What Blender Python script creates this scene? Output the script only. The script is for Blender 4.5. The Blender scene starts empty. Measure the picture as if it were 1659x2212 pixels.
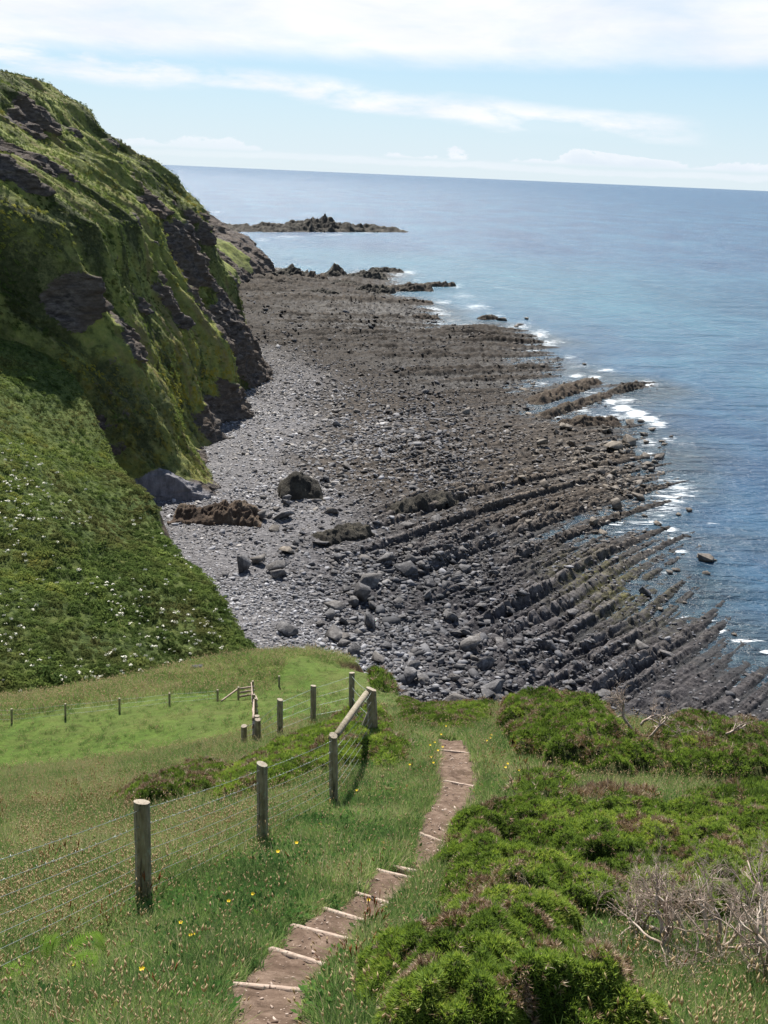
import bpy, math, random
import numpy as np
from mathutils import Matrix, Vector

# ------------------------------------------------------------------ camera, sky, sun
scene = bpy.context.scene
COL = scene.collection
EYE = 60.0
FPX = 1083.0
PITCH = math.radians(17.34); ROLL = math.radians(2.5)
fw = np.array([0, math.cos(PITCH), -math.sin(PITCH)])
u0 = np.array([0, math.sin(PITCH), math.cos(PITCH)]); r0 = np.array([1.0, 0, 0])
upv = u0 * math.cos(ROLL) - r0 * math.sin(ROLL)
rtv = r0 * math.cos(ROLL) + u0 * math.sin(ROLL)
cam_d = bpy.data.cameras.new('camera'); cam = bpy.data.objects.new('camera', cam_d); COL.objects.link(cam)
M = Matrix(((rtv[0], upv[0], -fw[0], 0), (rtv[1], upv[1], -fw[1], 0), (rtv[2], upv[2], -fw[2], EYE), (0, 0, 0, 1)))
cam.matrix_world = M
cam_d.sensor_fit = 'VERTICAL'; cam_d.sensor_height = 24.0; cam_d.lens = 24.0 * FPX / 1024.0
cam_d.clip_start = 0.1; cam_d.clip_end = 200000
scene.camera = cam
scene.render.resolution_x = 768; scene.render.resolution_y = 1024
scene.view_settings.view_transform = 'Standard'; scene.view_settings.look = 'None'
scene.view_settings.exposure = 0.82; scene.view_settings.gamma = 1.0
scene.cycles.max_bounces = 5; scene.cycles.diffuse_bounces = 2; scene.cycles.glossy_bounces = 2
scene.cycles.transmission_bounces = 2; scene.cycles.transparent_max_bounces = 6
scene.cycles.use_denoising = True
scene.cycles.caustics_reflective = False; scene.cycles.caustics_refractive = False

SUN_AZ = math.radians(-14.0)     # measured from the view direction (+Y), towards +X
SUN_EL = math.radians(51.0)
sl = bpy.data.lights.new('sun', 'SUN'); sl.energy = 4.9; sl.angle = math.radians(0.53); sl.color = (1.0, 0.955, 0.88)
so = bpy.data.objects.new('sun', sl); COL.objects.link(so)
sdir = Vector((math.cos(SUN_EL) * math.sin(SUN_AZ), math.cos(SUN_EL) * math.cos(SUN_AZ), math.sin(SUN_EL)))
so.rotation_euler = sdir.to_track_quat('Z', 'Y').to_euler(); so.location = (0, 0, 200)

# ------------------------------------------------------------------ node helper
class NT:
    def __init__(s, tree): s.t = tree; s.n = tree.nodes; s.l = tree.links
    def node(s, typ, **kw):
        nd = s.n.new(typ)
        for k, v in kw.items():
            if k == 'ins':
                for i, val in v.items():
                    if isinstance(val, bpy.types.NodeSocket): s.l.new(val, nd.inputs[i])
                    else: nd.inputs[i].default_value = val
            else: setattr(nd, k, v)
        return nd
    def math(s, op, a, b=0.0, c=None, clamp=False):
        nd = s.node('ShaderNodeMath', operation=op, use_clamp=clamp)
        for i, v in enumerate((a, b) if c is None else (a, b, c)):
            if isinstance(v, bpy.types.NodeSocket): s.l.new(v, nd.inputs[i])
            else: nd.inputs[i].default_value = v
        return nd.outputs[0]
    def noise(s, vec, scale, detail=4, rough=0.55, dist=0.0, col=False):
        nd = s.node('ShaderNodeTexNoise', ins={'Vector': vec, 'Scale': scale, 'Detail': detail, 'Roughness': rough, 'Distortion': dist})
        return nd.outputs['Color' if col else 'Fac']
    def ramp(s, f, stops, interp='LINEAR'):
        nd = s.node('ShaderNodeValToRGB'); s.l.new(f, nd.inputs[0]); cr = nd.color_ramp; cr.interpolation = interp
        while len(cr.elements) < len(stops): cr.elements.new(0.5)
        for e, (p, c) in zip(cr.elements, stops):
            e.position = p; e.color = (c, c, c, 1) if isinstance(c, (int, float)) else (*c, 1)
        return nd.outputs[0]
    def mix(s, fac, a, b, mode='MIX'):
        nd = s.node('ShaderNodeMix', data_type='RGBA', blend_type=mode)
        for i, v in ((0, fac), (6, a), (7, b)):
            if isinstance(v, bpy.types.NodeSocket): s.l.new(v, nd.inputs[i])
            elif i == 0: nd.inputs[i].default_value = v
            else: nd.inputs[i].default_value = (*v, 1)
        return nd.outputs[2]
    def mapr(s, v, a, b, c=0.0, d=1.0, smooth=False):
        nd = s.node('ShaderNodeMapRange', interpolation_type='SMOOTHSTEP' if smooth else 'LINEAR')
        s.l.new(v, nd.inputs[0])
        for i, x in enumerate((a, b, c, d)): nd.inputs[i + 1].default_value = x
        return nd.outputs[0]
    def scale(s, vec, sc):
        nd = s.node('ShaderNodeMapping'); s.l.new(vec, nd.inputs[0]); nd.inputs['Scale'].default_value = sc; return nd.outputs[0]
    def attr(s, name, what='Fac', typ='GEOMETRY'):
        return s.node('ShaderNodeAttribute', attribute_name=name, attribute_type=typ).outputs[what]

def mat(name):
    m = bpy.data.materials.new(name); m.use_nodes = True; t = m.node_tree; t.nodes.clear()
    n = NT(t); out = n.node('ShaderNodeOutputMaterial')
    return m, n, out
def principled(n, out, color, rough=0.9, spec=0.2, bump=None, bstr=0.5, bdist=0.1, **kw):
    p = n.node('ShaderNodeBsdfPrincipled')
    for k, v in (('Base Color', color), ('Roughness', rough), ('Specular IOR Level', spec)):
        if isinstance(v, bpy.types.NodeSocket): n.l.new(v, p.inputs[k])
        elif k == 'Base Color': p.inputs[k].default_value = (*v, 1)
        else: p.inputs[k].default_value = v
    if bump is not None:
        b = n.node('ShaderNodeBump', ins={'Height': bump, 'Strength': bstr, 'Distance': bdist}); n.l.new(b.outputs[0], p.inputs['Normal'])
    n.l.new(p.outputs[0], out.inputs[0])
    return p

# ------------------------------------------------------------------ world: Nishita sky with cloud layers by direction
world = bpy.data.worlds.new('World'); scene.world = world; world.use_nodes = True
wt = world.node_tree; wt.nodes.clear(); w = NT(wt)
wout = w.node('ShaderNodeOutputWorld')
sky = w.node('ShaderNodeTexSky', sky_type='NISHITA', sun_disc=False)
sky.sun_elevation = SUN_EL; sky.sun_rotation = SUN_AZ; sky.altitude = 60; sky.air_density = 1.0; sky.dust_density = 0.15; sky.ozone_density = 1.6
tc = w.node('ShaderNodeTexCoord').outputs['Generated']
sep = w.node('ShaderNodeSeparateXYZ', ins={0: tc})
zz = w.math('MAXIMUM', sep.outputs[2], 0.0)
# clouds live on a flat layer overhead: project direction on to it, so they squash towards the horizon
den = w.math('ADD', zz, 0.10)
cx = w.math('DIVIDE', sep.outputs[0], den); cy = w.math('DIVIDE', sep.outputs[1], den)
cv = w.node('ShaderNodeCombineXYZ', ins={0: cx, 1: cy, 2: 0.0}).outputs[0]
el = w.math('ARCSINE', zz)                                   # elevation, radians
az = w.math('ARCTAN2', sep.outputs[0], sep.outputs[1])        # azimuth from +Y
wv = w.node('ShaderNodeCombineXYZ', ins={0: az, 1: w.math('MULTIPLY', el, 4.0), 2: 0.3}).outputs[0]
n1 = w.noise(wv, 3.2, 9, 0.60, 0.3)
n2 = w.noise(wv, 9.0, 8, 0.62, 0.2)
n3 = w.noise(cv, 1.6, 8, 0.6, 0.2)
# bank of stratocumulus high in view, long streak lower, cumulus line above the horizon
def band(lo0, lo1, hi0, hi1, e):
    return w.math('MULTIPLY', w.mapr(e, lo0, lo1, 0, 1, True), w.mapr(e, hi0, hi1, 1, 0, True))
def deg(x): return math.radians(x)
elw = w.math('ADD', el, w.math('MULTIPLY', w.math('SUBTRACT', n1, 0.5), deg(2.6)))
elt = w.math('SUBTRACT', elw, w.math('MULTIPLY', az, 0.02))
top = w.mapr(elt, deg(4.9), deg(6.1), 0, 1, True)
streak_e = w.math('ADD', elw, w.math('MULTIPLY', az, 0.075))
streak = w.math('MULTIPLY', band(deg(2.6), deg(3.1), deg(3.5), deg(4.3), streak_e), w.mapr(az, 0.20, 0.28, 1, 0.0, True))
streak = w.math('MULTIPLY', streak, w.mapr(az, -0.32, -0.12, 0.55, 1.0, True))
leftp = w.math('MULTIPLY', band(deg(3.0), deg(4.0), deg(6.0), deg(8), elw), w.mapr(az, -0.21, -0.14, 1, 0, True))
bump_v = w.node('ShaderNodeCombineXYZ', ins={0: w.math('MULTIPLY', az, 11.0), 1: w.math('MULTIPLY', el, 26.0), 2: 0.7}).outputs[0]
bmp_n = w.noise(bump_v, 1.0, 7, 0.62, 0.4); bmp_l = w.noise(w.node('ShaderNodeCombineXYZ', ins={0: w.math('MULTIPLY', az, 4.0), 1: 0.0, 2: 2.0}).outputs[0], 1.0, 2, 0.5)
ctop = w.math('ADD', deg(1.0), w.math('MULTIPLY', w.math('SUBTRACT', w.math('ADD', w.math('MULTIPLY', bmp_n, 0.6), w.math('MULTIPLY', bmp_l, 0.4)), 0.5), deg(5.5)))
cum = w.math('MULTIPLY', w.mapr(w.math('SUBTRACT', ctop, el), 0.0, deg(0.14), 0, 1, True), w.mapr(el, deg(0.70), deg(0.95), 0, 1, True))
cum2 = w.math('MULTIPLY', band(deg(0.35), deg(0.5), deg(0.62), deg(0.8), w.math('ADD', el, w.math('MULTIPLY', w.math('SUBTRACT', bmp_n, 0.5), deg(0.8)))), w.mapr(az, -0.25, 0.0, 0.1, 0.45))
lowe = w.math('ADD', el, w.math('MULTIPLY', w.math('SUBTRACT', n2, 0.5), deg(1.5)))
low = band(deg(0.5), deg(0.75), deg(1.45), deg(1.65), lowe)
fade = w.mapr(el, deg(1.0), deg(14.0), 0.9, 0.0)
cover = w.math('MAXIMUM', w.math('MULTIPLY', top, w.mapr(n3, 0.30, 0.55, 0.65, 1.0)), w.math('MULTIPLY', streak, w.mapr(n2, 0.40, 0.58, 0.08, 0.95)))
cover = w.math('MAXIMUM', cover, w.math('MULTIPLY', leftp, w.mapr(n2, 0.42, 0.58, 0.05, 0.9)))
cover = w.math('MAXIMUM', cover, w.math('MULTIPLY', cum, w.math('MULTIPLY', w.mapr(az, -0.30, -0.05, 0.4, 0.75), w.mapr(bmp_n, 0.36, 0.52, 0.35, 1.0))))
cover = w.math('MAXIMUM', cover, cum2)
high = w.mapr(el, deg(9), deg(15), 0, 1)                     # broken cloud overhead, out of the picture
cover = w.math('MULTIPLY', cover, w.math('SUBTRACT', 1.0, w.math('MULTIPLY', high, w.mapr(n3, 0.50, 0.7, 1.0, 0.5))))
shade = w.mapr(w.noise(wv, 5.0, 7, 0.6, 0.5), 0.35, 0.65, 0, 1)
ccol = w.mix(shade, (8.6, 9.1, 9.9), (10.2, 10.3, 10.6))
csh = w.math('MULTIPLY', cum, w.mapr(w.math('SUBTRACT', ctop, el), deg(0.15), deg(0.9), 0.0, 0.75))
ccol = w.mix(csh, ccol, (7.2, 8.2, 9.3))
skyc = w.mix(1.0, sky.outputs[0], (1.02, 1.03, 1.06), 'MULTIPLY')
skyc = w.mix(fade, skyc, w.mix(w.mapr(el, deg(0.5), deg(5.5), 0, 1), (7.2, 8.5, 9.4), (5.0, 7.6, 9.7)))
wc = w.mix(cover, skyc, ccol)
bg = w.node('ShaderNodeBackground', ins={0: wc, 1: 0.0575}); wt.links.new(bg.outputs[0], wout.inputs[0])

# ------------------------------------------------------------------ numpy helpers
rng = np.random.default_rng(7)
K = 768.0 / 1659.0
CAM = np.array([0, 0, EYE])
def ray(dx, dy):
    dx = np.asarray(dx, float); dy = np.asarray(dy, float)
    return fw * FPX + rtv * (dx * K - 384)[..., None] - upv * (dy * K - 512)[..., None]
def at(dx, dy, Y):
    d = ray(dx, dy); return CAM + d * (np.asarray(Y) / d[..., 1])[..., None]
def atz(dx, dy, z=0.0):
    d = ray(dx, dy); return CAM + d * ((z - EYE) / d[..., 2])[..., None]
def sm(x, a, b):
    t = np.clip((x - a) / (b - a), 0, 1); return t * t * (3 - 2 * t)
def _hash(ix, iy, iz, seed):
    h = (ix.astype(np.uint32) * np.uint32(374761393) + iy.astype(np.uint32) * np.uint32(668265263)
         + iz.astype(np.uint32) * np.uint32(2246822519) + np.uint32((seed * 3266489917) & 0xffffffff))
    h = (h ^ (h >> np.uint32(13))) * np.uint32(1274126177)
    h = (h ^ (h >> np.uint32(16))) * np.uint32(2654435761)
    return ((h ^ (h >> np.uint32(15))) & np.uint32(0xffffff)).astype(np.float64) / 16777215.0
def vn(x, y, z=0.0, seed=0):
    x, y, z = np.broadcast_arrays(np.asarray(x, float), np.asarray(y, float), np.asarray(z, float))
    fx, fy, fz = np.floor(x), np.floor(y), np.floor(z)
    tx, ty, tz = x - fx, y - fy, z - fz
    tx, ty, tz = [t * t * t * (t * (t * 6 - 15) + 10) for t in (tx, ty, tz)]
    ix, iy, iz = fx.astype(np.int64), fy.astype(np.int64), fz.astype(np.int64)
    flat = np.all(z == 0)
    def pl(k):
        a = _hash(ix, iy, iz + k, seed); b = _hash(ix + 1, iy, iz + k, seed)
        c = _hash(ix, iy + 1, iz + k, seed); d = _hash(ix + 1, iy + 1, iz + k, seed)
        return (a + (b - a) * tx) * (1 - ty) + (c + (d - c) * tx) * ty
    p0 = pl(0)
    if flat: return p0 * 2 - 1
    return (p0 + (pl(1) - p0) * tz) * 2 - 1
def fbm(x, y, z=0.0, oct=4, seed=0, gain=0.5, lac=2.03):
    s = 0; a = 1.0; tot = 0
    for i in range(oct):
        s = s + a * vn(x, y, z, seed + i * 17); tot += a; a *= gain
        x = np.asarray(x) * lac + 3.1; y = np.asarray(y) * lac + 7.7; z = np.asarray(z) * lac
    return s / tot
def ridged(x, y, z=0.0, oct=4, seed=0):
    s = 0; a = 1.0; tot = 0
    for i in range(oct):
        s = s + a * (1 - 2.0 * np.abs(vn(x, y, z, seed + i * 13))); tot += a; a *= 0.5
        x = np.asarray(x) * 2.1 + 1.3; y = np.asarray(y) * 2.1 + 5.1; z = np.asarray(z) * 2.1
    return s / tot

class TPS:
    def __init__(s, pts, lam=0.0):
        p = np.array(pts, float); s.c = p[:, :2]; n = len(p)
        Km = s.U(s.c, s.c) + lam * np.eye(n); Pm = np.c_[np.ones(n), s.c]
        A = np.zeros((n + 3, n + 3)); A[:n, :n] = Km; A[:n, n:] = Pm; A[n:, :n] = Pm.T
        s.w = np.linalg.solve(A, np.r_[p[:, 2], 0, 0, 0])
    def U(s, a, b):
        r2 = ((a[:, None] - b[None]) ** 2).sum(-1); return 0.5 * r2 * np.log(r2 + 1e-9)
    def __call__(s, x, y):
        x, y = np.broadcast_arrays(np.asarray(x, float), np.asarray(y, float)); sh = x.shape
        q = np.c_[x.ravel(), y.ravel()]; out = np.empty(len(q))
        for i in range(0, len(q), 40000):
            k = q[i:i + 40000]; out[i:i + 40000] = s.U(k, s.c) @ s.w[:-3] + s.w[-3] + k @ s.w[-2:]
        return out.reshape(sh)
def poly_dist(x, y, poly, closed=True):
    """signed distance to polygon (positive inside) or unsigned to a polyline"""
    x, y = np.broadcast_arrays(np.asarray(x, float), np.asarray(y, float))
    P = np.asarray(poly, float)[:, :2]; n = len(P); d2 = np.full(x.shape, 1e18); ins = np.zeros(x.shape, bool)
    for i in range(n if closed else n - 1):
        a = P[i]; b = P[(i + 1) % n]; e = b - a
        t = np.clip(((x - a[0]) * e[0] + (y - a[1]) * e[1]) / (e @ e + 1e-12), 0, 1)
        d2 = np.minimum(d2, (x - a[0] - t * e[0]) ** 2 + (y - a[1] - t * e[1]) ** 2)
        if closed:
            c = (a[1] > y) != (b[1] > y)
            with np.errstate(divide='ignore', invalid='ignore'):
                xi = (b[0] - a[0]) * (y - a[1]) / (b[1] - a[1] + 1e-30) + a[0]
            ins ^= c & (x < xi)
    d = np.sqrt(d2); return np.where(ins, d, -d) if closed else d

def tag(o, label=None, cat=None, group=None, kind=None):
    if label: o['label'] = label
    if cat: o['category'] = cat
    if group: o['group'] = group
    if kind: o['kind'] = kind
    return o
def mesh_np(name, V, Fc, m=None, attrs=None, smooth=False, parent=None, link=True, vcols=None):
    V = np.asarray(V, np.float32); me = bpy.data.meshes.new(name)
    me.vertices.add(len(V)); me.vertices.foreach_set('co', V.ravel())
    if isinstance(Fc, np.ndarray): ls = np.arange(len(Fc)) * Fc.shape[1]; idx = Fc.ravel()
    else:
        lens = np.array([len(f) for f in Fc]); ls = np.r_[0, np.cumsum(lens)[:-1]]; idx = np.concatenate([np.asarray(f) for f in Fc])
    me.loops.add(len(idx)); me.loops.foreach_set('vertex_index', idx.astype(np.int32))
    me.polygons.add(len(ls)); me.polygons.foreach_set('loop_start', ls.astype(np.int32))
    if smooth: me.polygons.foreach_set('use_smooth', np.ones(len(ls), bool))
    me.update(calc_edges=True)
    for k, v in (attrs or {}).items():
        v = np.asarray(v)
        if v.ndim == 2:
            a = me.attributes.new(k, 'FLOAT_VECTOR', 'POINT'); a.data.foreach_set('vector', v.astype(np.float32).ravel())
        else:
            a = me.attributes.new(k, 'FLOAT', 'POINT'); a.data.foreach_set('value', v.astype(np.float32))
    if m: me.materials.append(m)
    o = bpy.data.objects.new(name, me)
    if link: COL.objects.link(o)
    if parent: o.parent = parent
    return o
def grid_faces(ny, nx):
    i = np.arange(ny - 1)[:, None] * nx + np.arange(nx - 1)[None]
    return np.stack([i, i + 1, i + nx + 1, i + nx], -1).reshape(-1, 4)
def grid_obj(name, X, Y, Z, m, attrs=None, flip=False, smooth=True):
    ny, nx = X.shape; Fc = grid_faces(ny, nx)
    if flip: Fc = Fc[:, ::-1]
    return mesh_np(name, np.stack([X, Y, Z], -1).reshape(-1, 3), Fc, m, {k: v.ravel() for k, v in (attrs or {}).items()}, smooth)

# ------------------------------------------------------------------ land A: the near hillside and the small field
def cp(l): return [tuple(at(*a)) for a in l]
A_pts = cp([(515, 2135, 6.2), (310, 1955, 9.2), (568, 1820, 12.2), (722, 1738, 15.4), (815, 1600, 21.3), (968, 1595, 21.3),
            (990, 1690, 16.5), (935, 1815, 12.3), (815, 1945, 9.3), (0, 2212, 6), (0, 2000, 9), (0, 1850, 13), (0, 1765, 17),
            (160, 1748, 19), (300, 1712, 21), (450, 1665, 24), (0, 1690, 48), (0, 1520, 69), (300, 1475, 75), (450, 1430, 82), (600, 1405, 88), (760, 1410, 88),
            (830, 1445, 80), (920, 1500, 60), (1080, 1535, 29), (1300, 1560, 27), (1659, 1625, 24), (1659, 1710, 17),
            (1300, 1900, 10.5), (1659, 2212, 5.8), (545, 1500, 68), (554, 1604, 39), (600, 1500, 73), (677, 1562, 29), (605, 1592, 32),
            (940, 1545, 27.5), (258, 1538, 62)])
A_pts += [(0, 0, 58.4), (-8, 0, 58.0), (8, 0, 58.4), (-25, 5, 54), (25, 5, 54), (0, -12, 61), (-30, -10, 60), (30, -10, 60),
          (14, 24, 46), (14, 14, 50.6), (-14, 20, 46.4), (-24, 20, 45), (-45, 30, 38), (-50, 50, 30), (-50, 68, 21), (-25, 34, 38), (-14, 33, 39.5), (-38, 84, 13), (-24, 92, 11), (-13, 100, 9)]
tpsA = TPS(A_pts, 0.02)
# the land edge above the beach, seen in plan (land is to its left)
EA = np.array([(-60, 140), (-30, 112), (-8, 92), (-2.0, 89.5), (-1.4, 88), (-3.1, 85.5), (-2.6, 83), (-0.4, 81.4), (1.0, 80), (2.4, 68), (3.2, 60), (3.6, 46), (4.3, 31.5), (6.8, 29), (10.2, 25.5), (16, 21), (30, 14), (60, 0), (60, -60), (-120, -60), (-120, 140)])
# steps and trodden path
STEPS = [((505, 2130), (672, 2139), 6.2), ((590, 2058), (727, 2074), 0), ((633, 2003), (772, 2021), 0), ((703, 1968), (814, 1989), 0),
         ((773, 1935), (862, 1950), 0), ((818, 1881), (905, 1892), 0), ((906, 1803), (958, 1813), 0), ((959, 1688), (1029, 1693), 0),
         ((948, 1619), (1016, 1623), 0), ((943, 1595), (997, 1597), 0)]
def hillA_base(x, y):
    z = tpsA(x, y)
    d = poly_dist(x, y, EA)
    far = sm(y, 30, 60)
    z = z + fbm(x * 0.35, y * 0.35, 0, 4, 3) * (0.12 + 0.18 * far) * sm(y, 3, 9) + fbm(x * 1.3, y * 1.3, 0, 3, 9) * 0.05
    round_ = np.where(d > 0, -1.2 * np.exp(-np.maximum(d, 0) / 1.3) * sm(y, 36, 60), 0)
    drop = np.where(d < 0, 1.2 * sm(y, 36, 60) + np.minimum(-d, 200) * 1.9, 0)
    return np.maximum(z + round_ - drop, -3.0)
def hit(dx, dy, fn=hillA_base, y0=4.5, y1=110):
    dx, dy = np.broadcast_arrays(np.asarray(dx, float), np.asarray(dy, float)); sh = dx.shape
    d = ray(dx.ravel(), dy.ravel()); d = d / d[:, 1:2]
    ys = np.r_[np.arange(y0, 40, 0.1), np.arange(40, y1, 0.25)]
    P = CAM + d[:, None] * ys[None, :, None]
    g = P[..., 2] - fn(P[..., 0], P[..., 1])
    below = g < 0; k = np.argmax(below, 1); k = np.where(below.any(1), np.maximum(k, 1), len(ys) - 1)
    r = np.arange(len(k)); g0, g1 = g[r, k - 1], g[r, k]
    yy = ys[k - 1] + (ys[k] - ys[k - 1]) * g0 / (g0 - g1 + 1e-9)
    return (CAM + d * yy[:, None]).reshape(sh + (3,))
# path edges (display pixels of the photograph -> points on the hillside)
PE = [((470, 2290), (650, 2290)), ((500, 2212), (662, 2212)), ((508, 2132), (672, 2141)), ((592, 2060), (727, 2075)), ((638, 2005), (770, 2022)),
      ((706, 1970), (812, 1989)), ((777, 1938), (858, 1951)), ((822, 1883), (903, 1893)), ((900, 1868), (948, 1872)), ((903, 1806), (958, 1813)),
      ((918, 1770), (985, 1782)), ((948, 1730), (1022, 1733)), ((955, 1690), (1028, 1693)), ((945, 1655), (1022, 1655)), ((948, 1621), (1016, 1623)), ((944, 1597), (996, 1597))]
PL = hit([a[0][0] for a in PE], [a[0][1] for a in PE]); PR = hit([a[1][0] for a in PE], [a[1][1] for a in PE])
PC = (PL + PR) / 2; PW = np.linalg.norm((PR - PL)[:, :2], axis=1) / 2
def path_mask(x, y):
    x, y = np.broadcast_arrays(np.asarray(x, float), np.asarray(y, float)); best = np.full(x.shape, -9.0)
    near = (y > 3) & (y < 24) & (np.abs(x) < 4)
    xs, ys = x[near], y[near]; b = np.full(xs.shape, -9.0)
    for i in range(len(PC) - 1):
        a, c = PC[i, :2], PC[i + 1, :2]; e = c - a
        t = np.clip(((xs - a[0]) * e[0] + (ys - a[1]) * e[1]) / (e @ e), 0, 1)
        dd = np.hypot(xs - a[0] - t * e[0], ys - a[1] - t * e[1]); b = np.maximum(b, PW[i] + (PW[i + 1] - PW[i]) * t - dd)
    best[near] = b; return best
def hillA(x, y):
    z = hillA_base(x, y); m = path_mask(x, y)
    return z - 0.30 * sm(m, -0.05, 0.10)
# ------------------------------------------------------------------ materials for ground
def grass_color(n, pos, dark, mid, lite, dry, s=1.0, dryamt=0.5):
    a = n.noise(pos, 1.1 * s, 6, 0.65); b = n.noise(pos, 9 * s, 5, 0.7); c = n.noise(pos, 0.25 * s, 4, 0.6)
    col = n.ramp(n.math('ADD', n.math('MULTIPLY', a, 0.5), n.math('MULTIPLY', b, 0.5)), [(0.33, dark), (0.5, mid), (0.66, lite)])
    col = n.mix(n.math('MULTIPLY', n.mapr(c, 0.45, 0.68), dryamt), col, dry)
    return col, b
def pos_node(n): return n.node('ShaderNodeNewGeometry').outputs['Position']

m_hill, n, out = mat('hillside_turf'); pos = pos_node(n)
c1, b1 = grass_color(n, pos, (0.045, 0.065, 0.02), (0.09, 0.135, 0.04), (0.15, 0.20, 0.06), (0.20, 0.18, 0.09), 2.0, 0.5)
c2, b2 = grass_color(n, n.scale(pos, (1, 0.7, 1)), (0.050, 0.085, 0.018), (0.090, 0.145, 0.028), (0.13, 0.19, 0.038), (0.15, 0.16, 0.055), 0.5, 0.55)
tus = n.mapr(n.noise(n.scale(pos, (0.8, 1.6, 1.5)), 1.5, 5, 0.7), 0.54, 0.64)
c2 = n.mix(n.math('MULTIPLY', tus, 0.65), c2, (0.055, 0.065, 0.018))
col = n.mix(n.attr('field'), c1, c2)
col = n.mix(n.attr('rough'), col, n.ramp(n.noise(pos, 1.0, 6, 0.7), [(0.35, (0.06, 0.085, 0.02)), (0.5, (0.135, 0.145, 0.04)), (0.62, (0.17, 0.13, 0.05)), (0.7, (0.09, 0.11, 0.03))]))
soil = n.ramp(n.noise(pos, 6, 5, 0.7), [(0.35, (0.045, 0.025, 0.015)), (0.6, (0.15, 0.09, 0.055)), (0.72, (0.24, 0.17, 0.12))])
col = n.mix(n.attr('soil'), col, soil)
col = n.mix(n.math('MULTIPLY', n.mapr(n.noise(pos, 0.33, 5, 0.65), .48, .66), n.math('MULTIPLY', n.attr('field'), .45)), col, (0.13, 0.125, 0.045))
principled(n, out, col, 0.95, 0.1, n.noise(pos, 3.5, 7, 0.75), 0.9, 0.25)

# hillside mesh: rows get wider apart with distance
ys = np.r_[np.linspace(-14, 4, 30), np.geomspace(4.2, 33, 330), np.geomspace(33.3, 140, 300)]
tt = np.linspace(-1, 1, 420); tt = np.sign(tt) * np.abs(tt) ** 1.4
X = tt[None] * np.maximum(14, ys * 0.85 + 8)[:, None] - (ys * 0.12)[:, None]; Y = np.repeat(ys[:, None], len(tt), 1)
Z = hillA(X, Y); dE = poly_dist(X, Y, EA)
field = sm(Y, 24, 30) * sm(-X, -1, 3) * (1 - sm(Y, 150, 160))
crest = at(np.array([0, 150, 300, 450, 560, 640]), np.array([1562, 1545, 1533, 1515, 1500, 1440]), np.array([62., 64, 66, 69, 72, 84]))
dc = np.interp(X, crest[:, 0], crest[:, 1])
rough = sm(Y - dc, -0.8, 1.5) * (0.75 + 0.25 * fbm(X * .2, Y * .2, 0, 2, 5)) * sm(Y, 50, 60) + sm(X, -2, 2) * sm(Y, 40, 50) * .4
soilm = sm(-dE, -0.35, 0.15) * sm(Y, 60, 76)
hill = grid_obj('hillside', X, Y, Z, m_hill, {'field': field, 'rough': np.clip(rough * .65, 0, 1), 'soil': np.maximum(soilm, sm(-dE, 2, 5) * .8)})
tag(hill, kind='structure')

# ------------------------------------------------------------------ land B: the big green slope on the left
B_ctrl = [(561, 1408, 118), (514, 1347, 123), (474, 1278, 128), (425, 1225, 135), (377, 1177, 142), (340, 1120, 148), (336, 1076, 152),
          (283, 1035, 158), (259, 1007, 162), (227, 942, 168), (194, 865, 174), (170, 821, 178), (109, 768, 184), (0, 690, 194)]
B_edge = np.array(cp(B_ctrl))
B_pts = [tuple(p) for p in B_edge[::1]] + cp([(0, 1000, 135), (0, 1300, 108), (0, 1500, 92), (300, 1300, 118), (200, 1100, 140)]) + \
        [(-70, 95, 20), (-90, 130, 38), (-100, 180, 50), (-20, 96, 6), (-30, 80, 9), (-60, 70, 16), (-120, 100, 50), (-85, 215, 40)]
tpsB = TPS(B_pts, 0.02)
EB = np.r_[np.array([(-9, 100), (-11.5, 112)]), B_edge[:, :2] + np.array([0.0, 0.0]), np.array([(-95, 226), (-150, 260), (-150, 60), (-9, 60)])]
def hillB(x, y, detail=True):
    z = tpsB(x, y); d = poly_dist(x, y, EB)
    if detail:
        z = z + fbm(x * 0.12, y * 0.12, 0, 4, 31) * 0.9 * sm(d, 0, 6) + fbm(x * 0.6, y * 0.6, 0, 3, 37) * 0.35
    drop = np.where(d < 0, -d * 2.4 + 0.5, 0.5 * np.exp(-np.maximum(d, 0) / 0.9))
    return np.maximum(z - drop, -3)
ys = np.geomspace(78, 235, 380); aa = np.linspace(-0.62, -0.03, 460)
Y = np.repeat(ys[:, None], len(aa), 1); X = aa[None] * Y
Z = hillB(X, Y); dB = poly_dist(X, Y, EB)
Z = Z + np.where(dB < -0.6, fbm(X * .5, Y * .5, Z * .5, 4, 5) * 1.2, 0)
m_slope, n, out = mat('bracken_slope'); pos = pos_node(n)
a = n.noise(pos, 0.16, 5, 0.6); b = n.noise(pos, 1.3, 6, 0.7); c = n.noise(pos, 0.5, 5, 0.6)
col = n.ramp(b, [(0.34, (0.03, 0.042, 0.014)), (0.5, (0.08, 0.115, 0.034)), (0.66, (0.16, 0.19, 0.06))])
col = n.mix(n.mapr(a, 0.45, 0.62), col, n.ramp(c, [(0.3, (0.06, 0.09, 0.025)), (0.6, (0.15, 0.18, 0.05)), (0.75, (0.19, 0.16, 0.07))]))
rock = n.ramp(n.noise(pos, 1.2, 6, 0.7), [(0.3, (0.04, 0.03, 0.026)), (0.55, (0.14, 0.11, 0.085)), (0.7, (0.24, 0.19, 0.14))])
col = n.mix(n.attr('rock'), col, rock)
principled(n, out, col, 0.95, 0.1, n.noise(pos, 1.6, 7, 0.75), 1.0, 0.6)
slope = grid_obj('slope', X, Y, Z, m_slope, {'rock': sm(-dB, 0.1, 1.0)})
tag(slope, kind='structure')

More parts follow.
